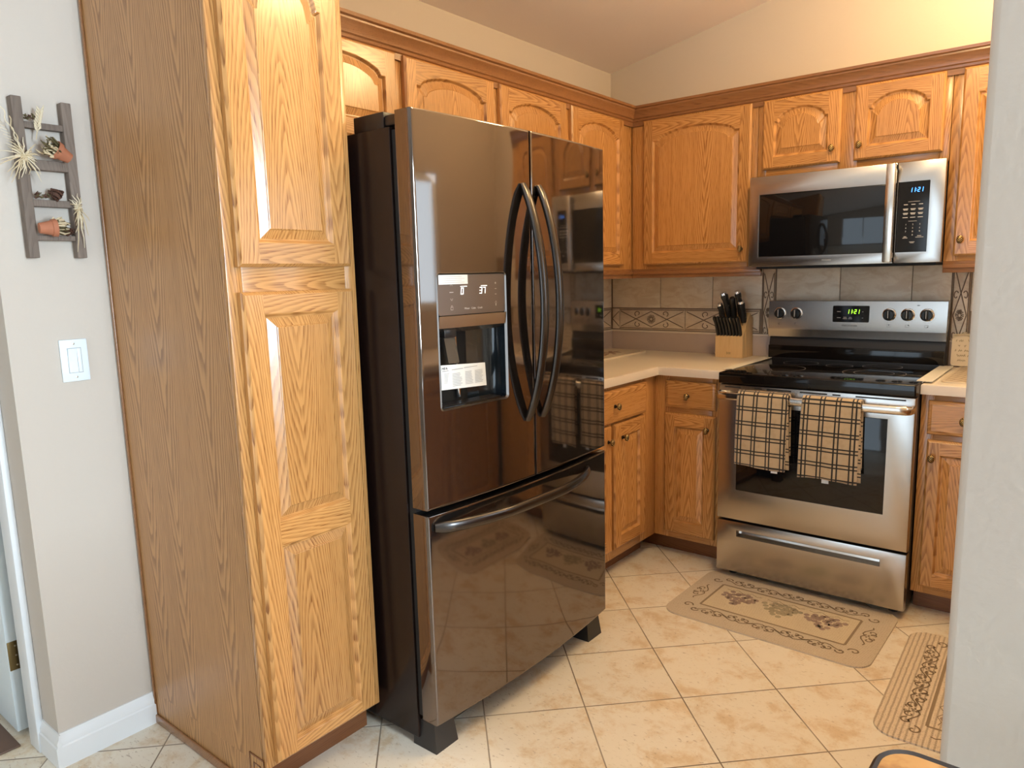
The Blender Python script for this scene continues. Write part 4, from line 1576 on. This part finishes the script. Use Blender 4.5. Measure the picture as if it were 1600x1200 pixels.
# cream gap covers beside the range
m = MB()
m.prism([(-0.604, 0.9205), (-0.06, 0.9205), (-0.06, 0.9225), (-0.604, 0.9225)], 'x', 0.936, 0.978, 'gap_cream')
m.box(0.9545, 0.9575, -0.600, -0.07, 0.914, 0.9215, 'gap_cream')
tag(m.build('gap_cover'), 'cream strip covering the gap on the left side of the cooktop', 'gap cover', 'cream gap covers')
m = MB()
m.prism([(-0.610, 0.9205), (-0.10, 0.9205), (-0.10, 0.9225), (-0.610, 0.9225)], 'x', 1.700, 1.752, 'gap_cream')
m.box(1.7185, 1.7205, -0.608, -0.11, 0.9142, 0.9215, 'gap_cream')
tag(m.build('gap_cover'), 'cream strip covering the gap on the right side of the cooktop', 'gap cover', 'cream gap covers')


# ------------------------------------------------------------------ towels
def towel(label, x0, x1, zb, zback, seed):
    rnd = random.Random(seed)
    t = thing('dish_towel', label, 'towel', ((x0 + x1) / 2, -0.752, 0.845), 0, 'plaid towels on the oven handle')
    cx = (x0 + x1) / 2
    yh, zh = -0.752, 0.826
    path = []
    # front from bottom to the bar, over it, down behind
    nf = 22
    zt = zh + 0.004
    for k in range(nf + 1):
        z = zb + (zt - zb) * k / nf
        path.append((yh - 0.0165 - 0.004 * math.sin(PI * k / nf), z))
    for k in range(1, 8):
        a = PI - PI * k / 8
        path.append((yh + 0.0165 * math.cos(a), zt + 0.0205 * math.sin(a)))
    for k in range(0, 15):
        z = zt + (zback - zt) * k / 14
        path.append((yh + 0.0165 - 0.002 * math.sin(PI * k / 14), z))
    nx = 26
    V, UV = [], []
    L = 0
    ph = rnd.random() * 6
    for j, (y, z) in enumerate(path):
        if j: L += math.hypot(y - path[j - 1][0], z - path[j - 1][1])
        front = j <= nf
        wave = (zt - z) / 0.3 if z < zt else 0
        for i in range(nx + 1):
            s = i / nx
            x = x0 + (x1 - x0) * s
            x += (0.004 * wave * (s - 0.5) * 2 * (1 if not front else 1)) * (0.5 + rnd.random() * 0.02)
            x -= 0.006 * wave * (1 if front else -0.4)
            w = 0.0035 * wave * math.sin(s * 9 + ph) + 0.0018 * wave * math.sin(s * 21 + ph * 2)
            edge = 0.003 * (1 - min(1, min(s, 1 - s) / 0.06)) ** 2
            yy = y + (w if front else w * 0.5) + (edge if front else -edge)
            V.append((x - cx, yy + 0.752, z - 0.845 + (0.004 * math.sin(s * 5 + ph) if j == 0 else 0)))
            UV.append((s * (x1 - x0) + 0.002, L))
    F = []
    n1 = nx + 1
    for j in range(len(path) - 1):
        for i in range(nx):
            F.append((j * n1 + i, j * n1 + i + 1, (j + 1) * n1 + i + 1, (j + 1) * n1 + i))
    m = MB(); m.add(V, F, 'towel_plaid', uvs=UV)
    o = m.build('cloth', t, angle=80)
    sd_ = o.modifiers.new('thick', 'SOLIDIFY'); sd_.thickness = 0.007; sd_.offset = 1.0
    # folded-under layer peeking out at the lower right
    V2, UV2, F2 = [], [], []
    for j in range(13):
        z = zb + 0.006 + (zt - 0.03 - zb) * j / 12
        for i in range(4):
            x = x1 - 0.05 + 0.054 * i / 3 + 0.010 * (1 - j / 12) - 0.004
            V2.append((x - cx, yh - 0.0085 + 0.752 + 0.002 * math.sin(j), z - 0.845))
            UV2.append((0.05 + 0.018 * i, 0.03 + 0.025 * j))
    for j in range(12):
        for i in range(3): F2.append((j * 4 + i, j * 4 + i + 1, j * 4 + 5 + i, j * 4 + 4 + i))
    m = MB(); m.add(V2, F2, 'towel_plaid', uvs=UV2)
    o = m.build('under_fold', t, angle=80)
    sd_ = o.modifiers.new('thick', 'SOLIDIFY'); sd_.thickness = 0.005; sd_.offset = 0
    m = MB()
    tx = (x1 - cx) - (0.060 if seed == 1 else 0.13)
    m.box(tx, tx + 0.026, -0.0165, -0.0145, zb - 0.845 - 0.014, zb - 0.845 + 0.004, 'paper_white')
    m.build('care_tag', t)
    return t


towel('tan and black plaid dish towel, the left one on the oven handle', 1.070, 1.276, 0.540, 0.60, 1)
towel('tan and black plaid dish towel, the right one on the oven handle', 1.332, 1.546, 0.530, 0.58, 2)

# ------------------------------------------------------------------ knife block
kx0, kx1 = 0.704, 0.846
t = thing('knife_block', 'light wooden knife block with black-handled knives on the counter', 'knife block', (kx0, -0.155, 0.9145))
m = MB()
prof = [(0.0, 0.0), (0.0, 0.105), (0.052, 0.175), (0.085, 0.222), (0.125, 0.195), (0.138, 0.0)]
m.prism(prof, 'x', 0, kx1 - kx0, 'bamboo')
m.prism([(0.05, 0.0), (0.03, 0.155), (0.084, 0.215), (0.118, 0.19), (0.129, 0.0)], 'x', kx1 - kx0, kx1 - kx0 + 0.002, 'bamboo')
m.build('block', t)
lg = MB()
lx, lz = (kx1 - kx0) / 2, 0.023
for k, (a, b) in enumerate((((-0.010, -0.006), (-0.010, 0.006)), ((-0.010, 0.006), (-0.003, 0.0)), ((-0.003, 0.0), (-0.010, -0.006)), ((0.0, -0.006), (0.0, 0.006)), ((0.003, -0.006), (0.010, 0.006)), ((0.003, 0.006), (0.010, -0.006)))):
    lg.ribbon([(lx + a[0], -0.0006, lz + a[1]), (lx + b[0], -0.0006, lz + b[1])], 0.0018, 'script_brown', up=(0, -1, 0))
lg.build('emblem', t)


def knife(name, label, base, direction, L, w, th, group, cap, belly=True):
    d = Vector(direction).normalized()
    q = d.to_track_quat('Z', 'X')
    t = thing(name, label, 'knife', base, group=group, rot=q.to_euler())
    m = MB()
    # handle profile in local x (depth) along z
    pts = [(0, 0, 0.0), (0.001, 0, L * 0.2), (0.003, 0, L * 0.45), (0.001, 0, L * 0.7), (-0.002, 0, L * 0.9), (-0.004, 0, L)]
    m.tube(pts, [0.85, 1.0, 1.05, 0.95, 1.12, 0.8], 'black_plastic', 14, flat=(w, th, (1, 0, 0)))
    m.build('handle', t, angle=50)
    m = MB(); m.box(-w * 0.8, w * 0.8, -0.0009, 0.0009, -0.012, 0.002, 'chrome')
    m.build('blade', t)
    if cap == 1:
        m = MB(); m.tube([(-0.004, 0, L - 0.004), (-0.005, 0, L + 0.006)], [1.0, 0.85], 'chrome', 14, flat=(w * 1.08, th * 1.1, (1, 0, 0)))
        m.build('end_cap', t)
    if cap >= 1:
        for z in (0.25, 0.5, 0.75):
            m = MB()
            for s in (-1, 1):
                m.lathe([(0.0025, 0), (0.0025, 0.0006), (0.0015, 0.001)], 'chrome', 10, M=Matrix.Translation((0, s * (th + 0.0002), L * z)) @ Matrix.Rotation(-s * PI / 2, 4, 'X'))
            m.build('rivet', t)
    return t


ordn = ['leftmost', 'second from the left', 'third from the left', 'fourth from the left', 'fourth from the right', 'third from the right', 'second from the right', 'rightmost']
for k in range(8):
    x = kx0 + 0.012 + 0.0168 * k
    knife('steak_knife', 'black-handled steak knife, %s in the low front row of the block' % ordn[k], (x, -0.155 + 0.006, 0.9145 + 0.112), (-0.08, -0.32, 0.95), 0.100, 0.0105, 0.0073, 'steak knives in the block', 0)
for (x, y, z, dx, L, w, th, cap, lb) in ((0.722, -0.105, 1.085, -0.06, 0.100, 0.017, 0.0125, 1, 'short black-handled knife with steel cap at the left of the upper row'),
                                    (0.748, -0.085, 1.115, -0.14, 0.125, 0.019, 0.0135, 1, 'tall black-handled knife standing upper left in the block'),
                                    (0.775, -0.090, 1.105, 0.0, 0.115, 0.017, 0.014, 0, 'plain black honing-steel handle in the middle of the upper row'),
                                    (0.806, -0.080, 1.120, -0.05, 0.128, 0.018, 0.013, 1, 'tallest black-handled knife standing upper right in the block'),
                                    (0.830, -0.105, 1.090, -0.03, 0.108, 0.019, 0.0145, 1, 'wide black-handled knife with steel cap at the right of the upper row')):
    knife('kitchen_knife', lb, (x, y, z), (dx, -0.28, 0.95), L, w, th, 'large knives in the block', cap)

# ------------------------------------------------------------------ things on the counters
t = thing('serving_board', 'cream board with a brown printed pattern on the corner counter', 'board', (0.155, -0.32, 0.9145))
m = MB()
m.prism(rr_loop(-0.13, 0.13, -0.23, 0.23, 0.03), 'z', 0, 0.008, 'board_cream')
m.build('board', t)
m = MB()
for k in range(9):
    a = k * 2 * PI / 9
    m.ribbon([(0.05 * math.cos(a) * q, 0.10 * math.sin(a) * q + 0.02 * math.sin(q * 3), 0.0084) for q in (0.2, 0.5, 0.8, 1.1, 1.4)], 0.02, 'board_brown')
lp = rr_loop(-0.105, 0.105, -0.20, 0.20, 0.02)
m.ribbon([(p[0], p[1], 0.0084) for p in lp + lp[:1]], 0.003, 'board_brown')
m.build('printed_pattern', t)
# wavy patterned mat and its cream sign on the right counter
t = thing('counter_mat', 'cream mat with wavy brown lines on the counter right of the range', 'mat', (1.90, -0.29, 0.9145))
m = MB(); m.prism(rr_loop(-0.128, 0.17, -0.27, 0.24, 0.02), 'z', 0, 0.005, 'board_cream')
m.build('mat_body', t)
m = MB()
for k in range(20):
    y = -0.245 + 0.0245 * k
    m.ribbon([(-0.118 + 0.28 * i / 40, y + 0.008 * math.sin(i * 0.95 + (PI if k % 2 else 0)), 0.0054) for i in range(41)], 0.005, 'mat_line')
m.build('wavy_lines', t)
t = thing('plaque', 'small cream plaque with brown handwriting and a raffia bow beside the range', 'plaque', (1.80, -0.065, 0.9205), 0, rot=(-0.10, 0, 0))
m = MB(); m.rrect(-0.066, 0.066, 0.0, 0.132, 0.012, 0.0, 'sign_cream', ylo=0.006)
m.build('plaque_board', t)
m = MB()
rs = random.Random(3)
for row in range(5):
    z = 0.108 - 0.021 * row
    x = -0.052 + (0.01 if row in (1, 4) else 0)
    pts = []
    xx = x
    while xx < 0.052:
        pts.append((xx, -0.0005, z + 0.0045 * math.sin(xx * 900 + row) * (0.5 + rs.random())))
        xx += 0.0022
        if rs.random() < 0.10:
            if len(pts) > 2: m.ribbon(pts, 0.0019, 'script_brown', up=(0, -1, 0))
            pts = []; xx += 0.006
    if len(pts) > 2: m.ribbon(pts, 0.0019, 'script_brown', up=(0, -1, 0))
m.build('handwriting', t)
m = MB()
for k in range(8):
    a = -0.6 + k * 0.17
    m.tube([(0.0, -0.004, 0.128), (-0.03 + 0.006 * k, -0.010, 0.137 + 0.004 * (k % 3)), (-0.062 + 0.016 * k, -0.006, 0.120 + 0.008 * (k % 4))], 0.0017, 'raffia', 5)
m.tube([(-0.06, -0.003, 0.132), (-0.02, -0.008, 0.136), (0.02, -0.006, 0.128), (0.062, -0.003, 0.138)], 0.003, 'raffia', 6)
m.build('raffia_bow', t)


# ------------------------------------------------------------------ rugs
def spiral(cx, cy, r, a0, turns, n=16, sgn=1):
    return [(cx + r * (1 - 0.85 * k / n) * math.cos(a0 + sgn * turns * 2 * PI * k / n), cy + r * (1 - 0.85 * k / n) * math.sin(a0 + sgn * turns * 2 * PI * k / n)) for k in range(n + 1)]


def rug(label, L, W, loc, rz, body, field, seed, group):
    """L along local x, W along local y"""
    rnd = random.Random(seed)
    t = thing('floor_mat', label, 'rug', loc, rz, group)
    hx, hy = L / 2, W / 2
    m = MB()
    m.prism(rr_loop(-hx, hx, -hy, hy, 0.065, 8), 'z', 0.0, 0.006, body)
    m.build('mat_body', t)
    ix, iy = hx - 0.108, hy - 0.135
    z = 0.0064
    m = MB()
    m.add([(-ix, -iy, 0.0062), (ix, -iy, 0.0062), (ix, iy, 0.0062), (-ix, iy, 0.0062)], [(0, 1, 2, 3)], field)
    m.build('centre_field', t)
    m = MB()
    r_ = [(-ix, -iy), (ix, -iy), (ix, iy), (-ix, iy)]
    for k in range(4):
        a, b = r_[k], r_[(k + 1) % 4]
        m.ribbon([(a[0], a[1], z), (b[0], b[1], z)], 0.009, 'line_brown')
    # scrolls round the border
    def put(pts, w=0.0058): m.ribbon([(p[0], p[1], z + 0.0002) for p in pts], w, 'scroll_brown')
    def motif(cx, cy, ang, s):
        ca, sa = math.cos(ang), math.sin(ang)
        def tr(p): return (cx + s * (p[0] * ca - p[1] * sa), cy + s * (p[0] * sa + p[1] * ca))
        for sg in (-1, 1):
            put([tr((sg * x, y)) for x, y in spiral(0.030, 0.006, 0.018, PI, 0.9, sgn=-1)], 0.0050)
            put([tr((sg * x, y)) for x, y in [(0.0, -0.012), (0.014, -0.020), (0.030, -0.016), (0.048, -0.004), (0.062, 0.004), (0.075, 0.0)]], 0.0050)
            put([tr((sg * x, y)) for x, y in spiral(0.013, 0.018, 0.012, -PI / 2, 0.8)], 0.0048)
        for k in range(5):
            a = k * 2 * PI / 5
            put([tr((0.004 * math.cos(a), 0.004 * math.sin(a) - 0.004)), tr((0.012 * math.cos(a), 0.012 * math.sin(a) - 0.004))], 0.006)
    nxm = 5
    for k in range(nxm):
        x = -ix + 0.02 + (2 * ix - 0.04) * (k + 0.5) / nxm
        motif(x, -iy - 0.045, 0 if k % 2 else PI, 1.0); motif(x, iy + 0.045, PI if k % 2 else 0, 1.0)
    motif(-ix - 0.050, 0, PI / 2, 1.05); motif(ix + 0.050, 0, -PI / 2, 1.05)
    for sx in (-1, 1):
        for sy in (-1, 1):
            put([(sx * (ix + 0.02) + sx * p[0], sy * (iy + 0.03) + sy * p[1]) for p in spiral(0.02, 0.0, 0.022, PI, 1.0)])
            put([(sx * (ix - 0.02) + sx * p[0], sy * (iy + 0.055) + sy * p[1]) for p in spiral(0.02, 0.0, 0.018, PI, 1.0, sgn=-1)])
    m.build('scroll_border', t)
    # three bunches of grapes
    m = MB()
    for gi, (gx, mt) in enumerate(((-ix * 0.62, 'grape_mauve'), (0.0, 'grape_green'), (ix * 0.60, 'grape_mauve'))):
        for row in range(6):
            n = [5, 8, 7, 6, 3, 2][row]
            for k in range(n):
                x = gx + (k - (n - 1) / 2) * 0.0195 + rnd.uniform(-.006, .006)
                y = iy * 0.55 - row * 0.020 + rnd.uniform(-.006, .006)
                rr = 0.0108
                c = [(x + rr * math.cos(a), y + rr * math.sin(a), z - 0.0001) for a in [q * PI / 5 for q in range(10)]]
                m.add(c, [tuple(range(10))], mt)
                m.ribbon([(x + rr * math.cos(a), y + rr * math.sin(a), z + 0.0001) for a in [q * PI / 5 for q in range(7)]], 0.0016, 'line_brown')
        for s in (-1, 1):
            put([(gx, iy * 0.62), (gx + s * 0.03, iy * 0.80), (gx + s * 0.055, iy * 0.66), (gx + s * 0.075, iy * 0.72)], 0.0025)
    m.build('grape_bunches', t)
    return t


rug('tan kitchen mat with three grape bunches, lying in front of the range', 0.775, 0.50, (1.314, -0.912, 0.0), math.radians(-1.0), 'rug_fine', 'rug_field', 1, 'grape kitchen mats')
rug('ribbed tan kitchen mat with grape border, partly behind the partition wall', 0.735, 0.46, (2.00, -1.125, 0.0), math.radians(91.5), 'rug_ribbed', 'rug_ribbed', 2, 'grape kitchen mats')

# ------------------------------------------------------------------ light switch
t = thing('light_switch', 'white rocker light switch on the wall left of the pantry', 'switch', (0.0, -2.853, 1.146), RA)
m = MB(); m.box(-0.035, 0.035, -0.006, -0.0005, -0.058, 0.058, 'plastic_white', bev=0.003)
m.build('wall_plate', t)
m = MB()
m.prism([(-0.0055, -0.033), (-0.0075, -0.033), (-0.0062, 0.0), (-0.0105, 0.033), (-0.0055, 0.033)], 'x', -0.0165, 0.006, 'plastic_white')
m.box(0.0075, 0.0165, -0.0068, -0.0058, -0.033, 0.033, 'plastic_white', bev=0.0004)
m.build('rocker', t)
m = MB()
for z in (-0.046, 0.046): m.lathe([(0.003, 0), (0.003, 0.0008), (0.001, 0.0012)], 'screw', 12, M=Matrix.Translation((0, -0.006, z)) @ Matrix.Rotation(PI / 2, 4, 'X'))
for a, b, c, d_ in ((-0.018, 0.018, 0.033, 0.0345), (-0.018, 0.018, -0.0345, -0.033), (-0.0178, -0.0166, -0.034, 0.034), (0.0166, 0.0178, -0.034, 0.034), (0.006, 0.0072, -0.034, 0.034)):
    m.box(a, b, -0.0064, -0.0058, c, d_, 'ink_grey')
m.build('screws_and_gap', t)

# ------------------------------------------------------------------ decorative ladder on the wall
LY = -2.870
t = thing('decorative_ladder', 'small weathered wooden ladder hanging on the wall above the light switch', 'wall decoration', (0.0, LY, 1.424), RA)
for x in (-2.9265 - LY, -2.812 - LY):
    m = MB(); m.box(x - 0.0125, x + 0.0115, -0.030, -0.002, 0, 0.404, 'weathered_wood', bev=0.002)
    m.build('side_rail', t)
for z, h, w_ in ((0.337, 0.008, 0.010), (0.238, 0.013, 0.014), (0.141, 0.009, 0.012), (0.052, 0.007, 0.012)):
    m = MB(); m.box(-0.046, 0.046, -0.016 - w_, -0.014 + w_ * 0.6, z - h, z + h, 'weathered_wood', bev=0.002)
    m.build('rung', t)


def pot(label, loc, tilt_vec, s):
    t = thing('terracotta_pot', label, 'flower pot', loc, group='tiny terracotta pots on the ladder', rot=Vector(tilt_vec).to_track_quat('Z', 'X').to_euler())
    m = MB()
    m.lathe([(0.012 * s, 0), (0.0175 * s, 0.026 * s), (0.0205 * s, 0.0265 * s), (0.0215 * s, 0.037 * s), (0.019 * s, 0.037 * s), (0.0165 * s, 0.028 * s), (0.011 * s, 0.004 * s)], 'terracotta', 24)
    m.build('pot', t)
    m = MB()
    rn = random.Random(int(s * 100))
    for k in range(46):
        a, r_ = rn.uniform(0, 2 * PI), rn.uniform(0, 0.014) * s
        p0 = Vector((r_ * math.cos(a), r_ * math.sin(a), 0.022 * s))
        p1 = p0 + Vector((math.cos(a) * rn.uniform(0, .016), math.sin(a) * rn.uniform(0, .016), rn.uniform(0.012, 0.034) * s))
        p2 = p1 + Vector((rn.uniform(-.01, .01), rn.uniform(-.01, .01), rn.uniform(-.002, 0.014)))
        m.tube([p0, p1, p2], [0.0022, 0.0026, 0.001], rn.choice(['raffia', 'moss', 'raffia', 'moss']), 5)
    m.build('dried_moss', t)
    return t


pot('tiny tilted terracotta pot stuffed with dried grass on the second rung', (0.050, -2.826, 1.682), (0.15, -1.0, 0.55), 1.12)
pot('tiny terracotta pot lying on the lowest rung of the wall ladder', (0.050, -2.917, 1.499), (0.1, 1.0, 0.05), 1.08)


def bow(name, label, loc, n, spread, seed, mats=('raffia', 'raffia_pale'), L=(0.03, 0.075), bias=(0, 0)):
    t = thing(name, label, 'raffia bow', loc, RA)
    rn = random.Random(seed)
    m = MB()
    for k in range(n):
        a = rn.uniform(0, 2 * PI)
        l_ = rn.uniform(*L)
        dx, dz = math.cos(a) * spread + bias[0], math.sin(a) + bias[1]
        p = [Vector((0, 0, 0))]
        for q in range(1, 5):
            f_ = q / 4
            p.append(Vector((dx * l_ * f_ + rn.uniform(-.003, .003), -0.010 * math.sin(f_ * PI) - 0.004 + rn.uniform(-.002, .002), dz * l_ * f_ - 0.014 * f_ * f_ * abs(dx))))
        m.tube(p, [0.0016, 0.0016, 0.0015, 0.0012, 0.0006], rn.choice(mats), 5)
    m.build('strands', t)
    m = MB()
    for k in range(4):
        m.tube([(0.007 * math.cos(a), -0.006 + 0.004 * math.sin(a), 0.003 * (k - 1.5) + 0.002 * math.sin(a * 2)) for a in [q * PI / 6 for q in range(13)]], 0.0017, mats[0], 5)
    m.build('knot', t)
    return t


bow('raffia_bow', 'loose raffia bow tied to the left rail of the wall ladder', (0.033, -2.928, 1.678), 46, 1.0, 5, L=(0.02, 0.062), bias=(0, -0.15))
bow('raffia_bow', 'smaller raffia bow hanging on the lower right rail of the wall ladder', (0.033, -2.815, 1.556), 30, 0.38, 6, L=(0.02, 0.085), bias=(0, -0.45))
# wheat sprig
t = thing('dried_wheat', 'sprig of dried wheat behind the top rung of the wall ladder', 'dried plant', (0.030, -2.886, 1.755), RA)
m = MB()
rn = random.Random(9)
m.tube([(-0.006, 0, -0.03), (0, 0, 0.0), (0.012, 0, 0.045)], 0.0012, 'raffia', 5)
for k in range(16):
    z = -0.01 + 0.0036 * k
    x = 0.0 + (0.012 / 0.045) * max(z, 0)
    s = 1 if k % 2 else -1
    m.tube([(x, 0, z), (x + s * 0.005, -0.003, z + 0.006), (x + s * 0.008, -0.002, z + 0.014)], [0.0012, 0.0028, 0.0006], 'raffia_pale', 6)
m.build('seed_head', t)
# curly stem along the left rail
m = MB()
m.tube([(0.034 + 0.003 * math.sin(k), -2.965 + 0.037 * (k / 12) + 0.004 * math.sin(k * 1.3), 1.795 - 0.10 * (k / 12)) for k in range(13)], 0.0013, 'raffia_pale', 5)
m.tube([(0.034 + 0.003 * math.sin(k), -2.950 + 0.022 * (k / 12) + 0.003 * math.sin(k * 1.1 + 1), 1.775 - 0.09 * (k / 12)) for k in range(13)], 0.0013, 'raffia', 5)
for k in range(10):
    a = k * 0.6
    m.tube([(0.03, -2.935 - 0.004 * k, 1.70 + 0.008 * k), (0.028, -2.955 - 0.003 * k, 1.706 + 0.008 * k)], 0.0007, 'raffia_pale', 4)
tag(m.build('dried_twigs'), 'twisted dried stems trailing along the left rail of the wall ladder', 'dried plant')


def cone(label, loc, s, dirv):
    t = thing('pine_cone', label, 'pine cone', loc, rot=Vector(dirv).to_track_quat('Z', 'X').to_euler())
    m = MB()
    m.lathe([(0.002, -0.012 * s), (0.009 * s, -0.004 * s), (0.008 * s, 0.008 * s), (0.002, 0.018 * s)], 'cone_brown', 12)
    for r_ in range(6):
        n = 9 - r_
        for k in range(n):
            a = 2 * PI * k / n + r_ * 0.35
            rr = (0.018 - 0.002 * r_) * s
            z = (-0.008 + 0.005 * r_) * s
            m.tube([(0.004 * math.cos(a), 0.004 * math.sin(a), z), (rr * math.cos(a), rr * math.sin(a), z + 0.004 * s)], [0.0015 * s, 0.0034 * s], 'cone_brown', 6)
    m.build('scales', t)
    return t


cone('dark brown pine cone on the third rung of the wall ladder', (0.026, -2.856, 1.588), 0.95, (0, -0.8, 0.5))
cone('small reddish cone beside the terracotta pot on the lowest rung', (0.028, -2.842, 1.494), 0.7, (0, 1, 0.1))
t = thing('dried_pods', 'dark dried seed pods lying on the rungs of the wall ladder', 'dried plant', (0.027, LY, 1.424), RA)
m = MB()
rn = random.Random(4)
for (x0_, x1_, z_) in ((-0.042, -0.015, 0.352), (-0.040, -0.008, 0.156), (0.01, 0.04, 0.258), (0.0, 0.03, 0.066)):
    for k in range(16):
        x = rn.uniform(x0_, x1_)
        z = z_ + rn.uniform(-0.003, 0.006)
        m.tube([(x, rn.uniform(-.006, .004), z), (x + rn.uniform(-.008, .008), rn.uniform(-.01, .0), z + rn.uniform(0, .009))], [0.0028, 0.0012], rn.choice(['cone_brown', 'moss']), 5)
m.build('pods', t)['kind'] = 'stuff'

# ------------------------------------------------------------------ table in the right foreground
t = thing('side_table', 'brown glass-topped table with dark rounded rim in the lower right foreground', 'table', (2.035, -2.690, 0), math.radians(-1.5))
m = MB()
TW, TD = 1.15, 0.62
o_ = rr_loop(0.0, TW, -TD, 0.0, 0.045, 8)
m.prism(o_, 'z', 0.722, 0.738, 'table_rim')
i_ = rr_loop(0.0085, TW - 0.0085, -TD + 0.0085, -0.0085, 0.037, 8)
n = len(o_)
V = [(p[0], p[1], 0.738) for p in o_] + [(p[0] * .5 + q[0] * .5, p[1] * .5 + q[1] * .5, 0.7425) for p, q in zip(o_, i_)] + [(p[0], p[1], 0.739) for p in i_]
m.add(V, [(k, (k + 1) % n, n + (k + 1) % n, n + k) for k in range(n)] + [(n + k, n + (k + 1) % n, 2 * n + (k + 1) % n, 2 * n + k) for k in range(n)], 'table_rim')
m.build('rim', t, angle=50)
m = MB(); m.prism(i_, 'z', 0.735, 0.7395, 'table_glass')
m.build('table_top', t)
for x in (0.07, TW - 0.07):
    for y in (-0.07, -TD + 0.07):
        m = MB(); m.box(x - 0.02, x + 0.02, y - 0.02, y + 0.02, 0, 0.722, 'table_leg', bev=0.003)
        m.build('leg', t)

# ------------------------------------------------------------------ ceiling lamps of the kitchen
simple('lamp_glass', (0.9, 0.8, 0.6), 0.4, emit=(1.0, 0.72, 0.365), estr=60.0)


def ceiling_lamp(label, x, y, drop, r):
    zc = cz(x)
    t = thing('ceiling_lamp', label, 'lamp', (x, y, zc), group='warm globe lamps hanging from the kitchen ceiling')
    m = MB(); m.lathe([(0.06, -0.03), (0.075, -0.02), (0.08, 0.014), (0.01, 0.014)], 'lamp_metal', 32)
    m.lathe([(0.009, -drop), (0.009, -0.02)], 'lamp_metal', 16)
    m.build('lamp_base', t)
    m = MB()
    m.lathe([(r * math.sin(a) + 0.002, -drop - r + 0.01 - r * math.cos(a)) for a in [PI * k / 16 for k in range(0, 16)]], 'lamp_glass', 32)
    m.build('lamp_shade', t)
    return t


ceiling_lamp('warm glass globe lamp hanging above the cooking area', 2.12, -0.60, 0.14, 0.115)
ceiling_lamp('warm glass globe lamp hanging nearer the sink', 1.75, -1.75, 0.12, 0.115)
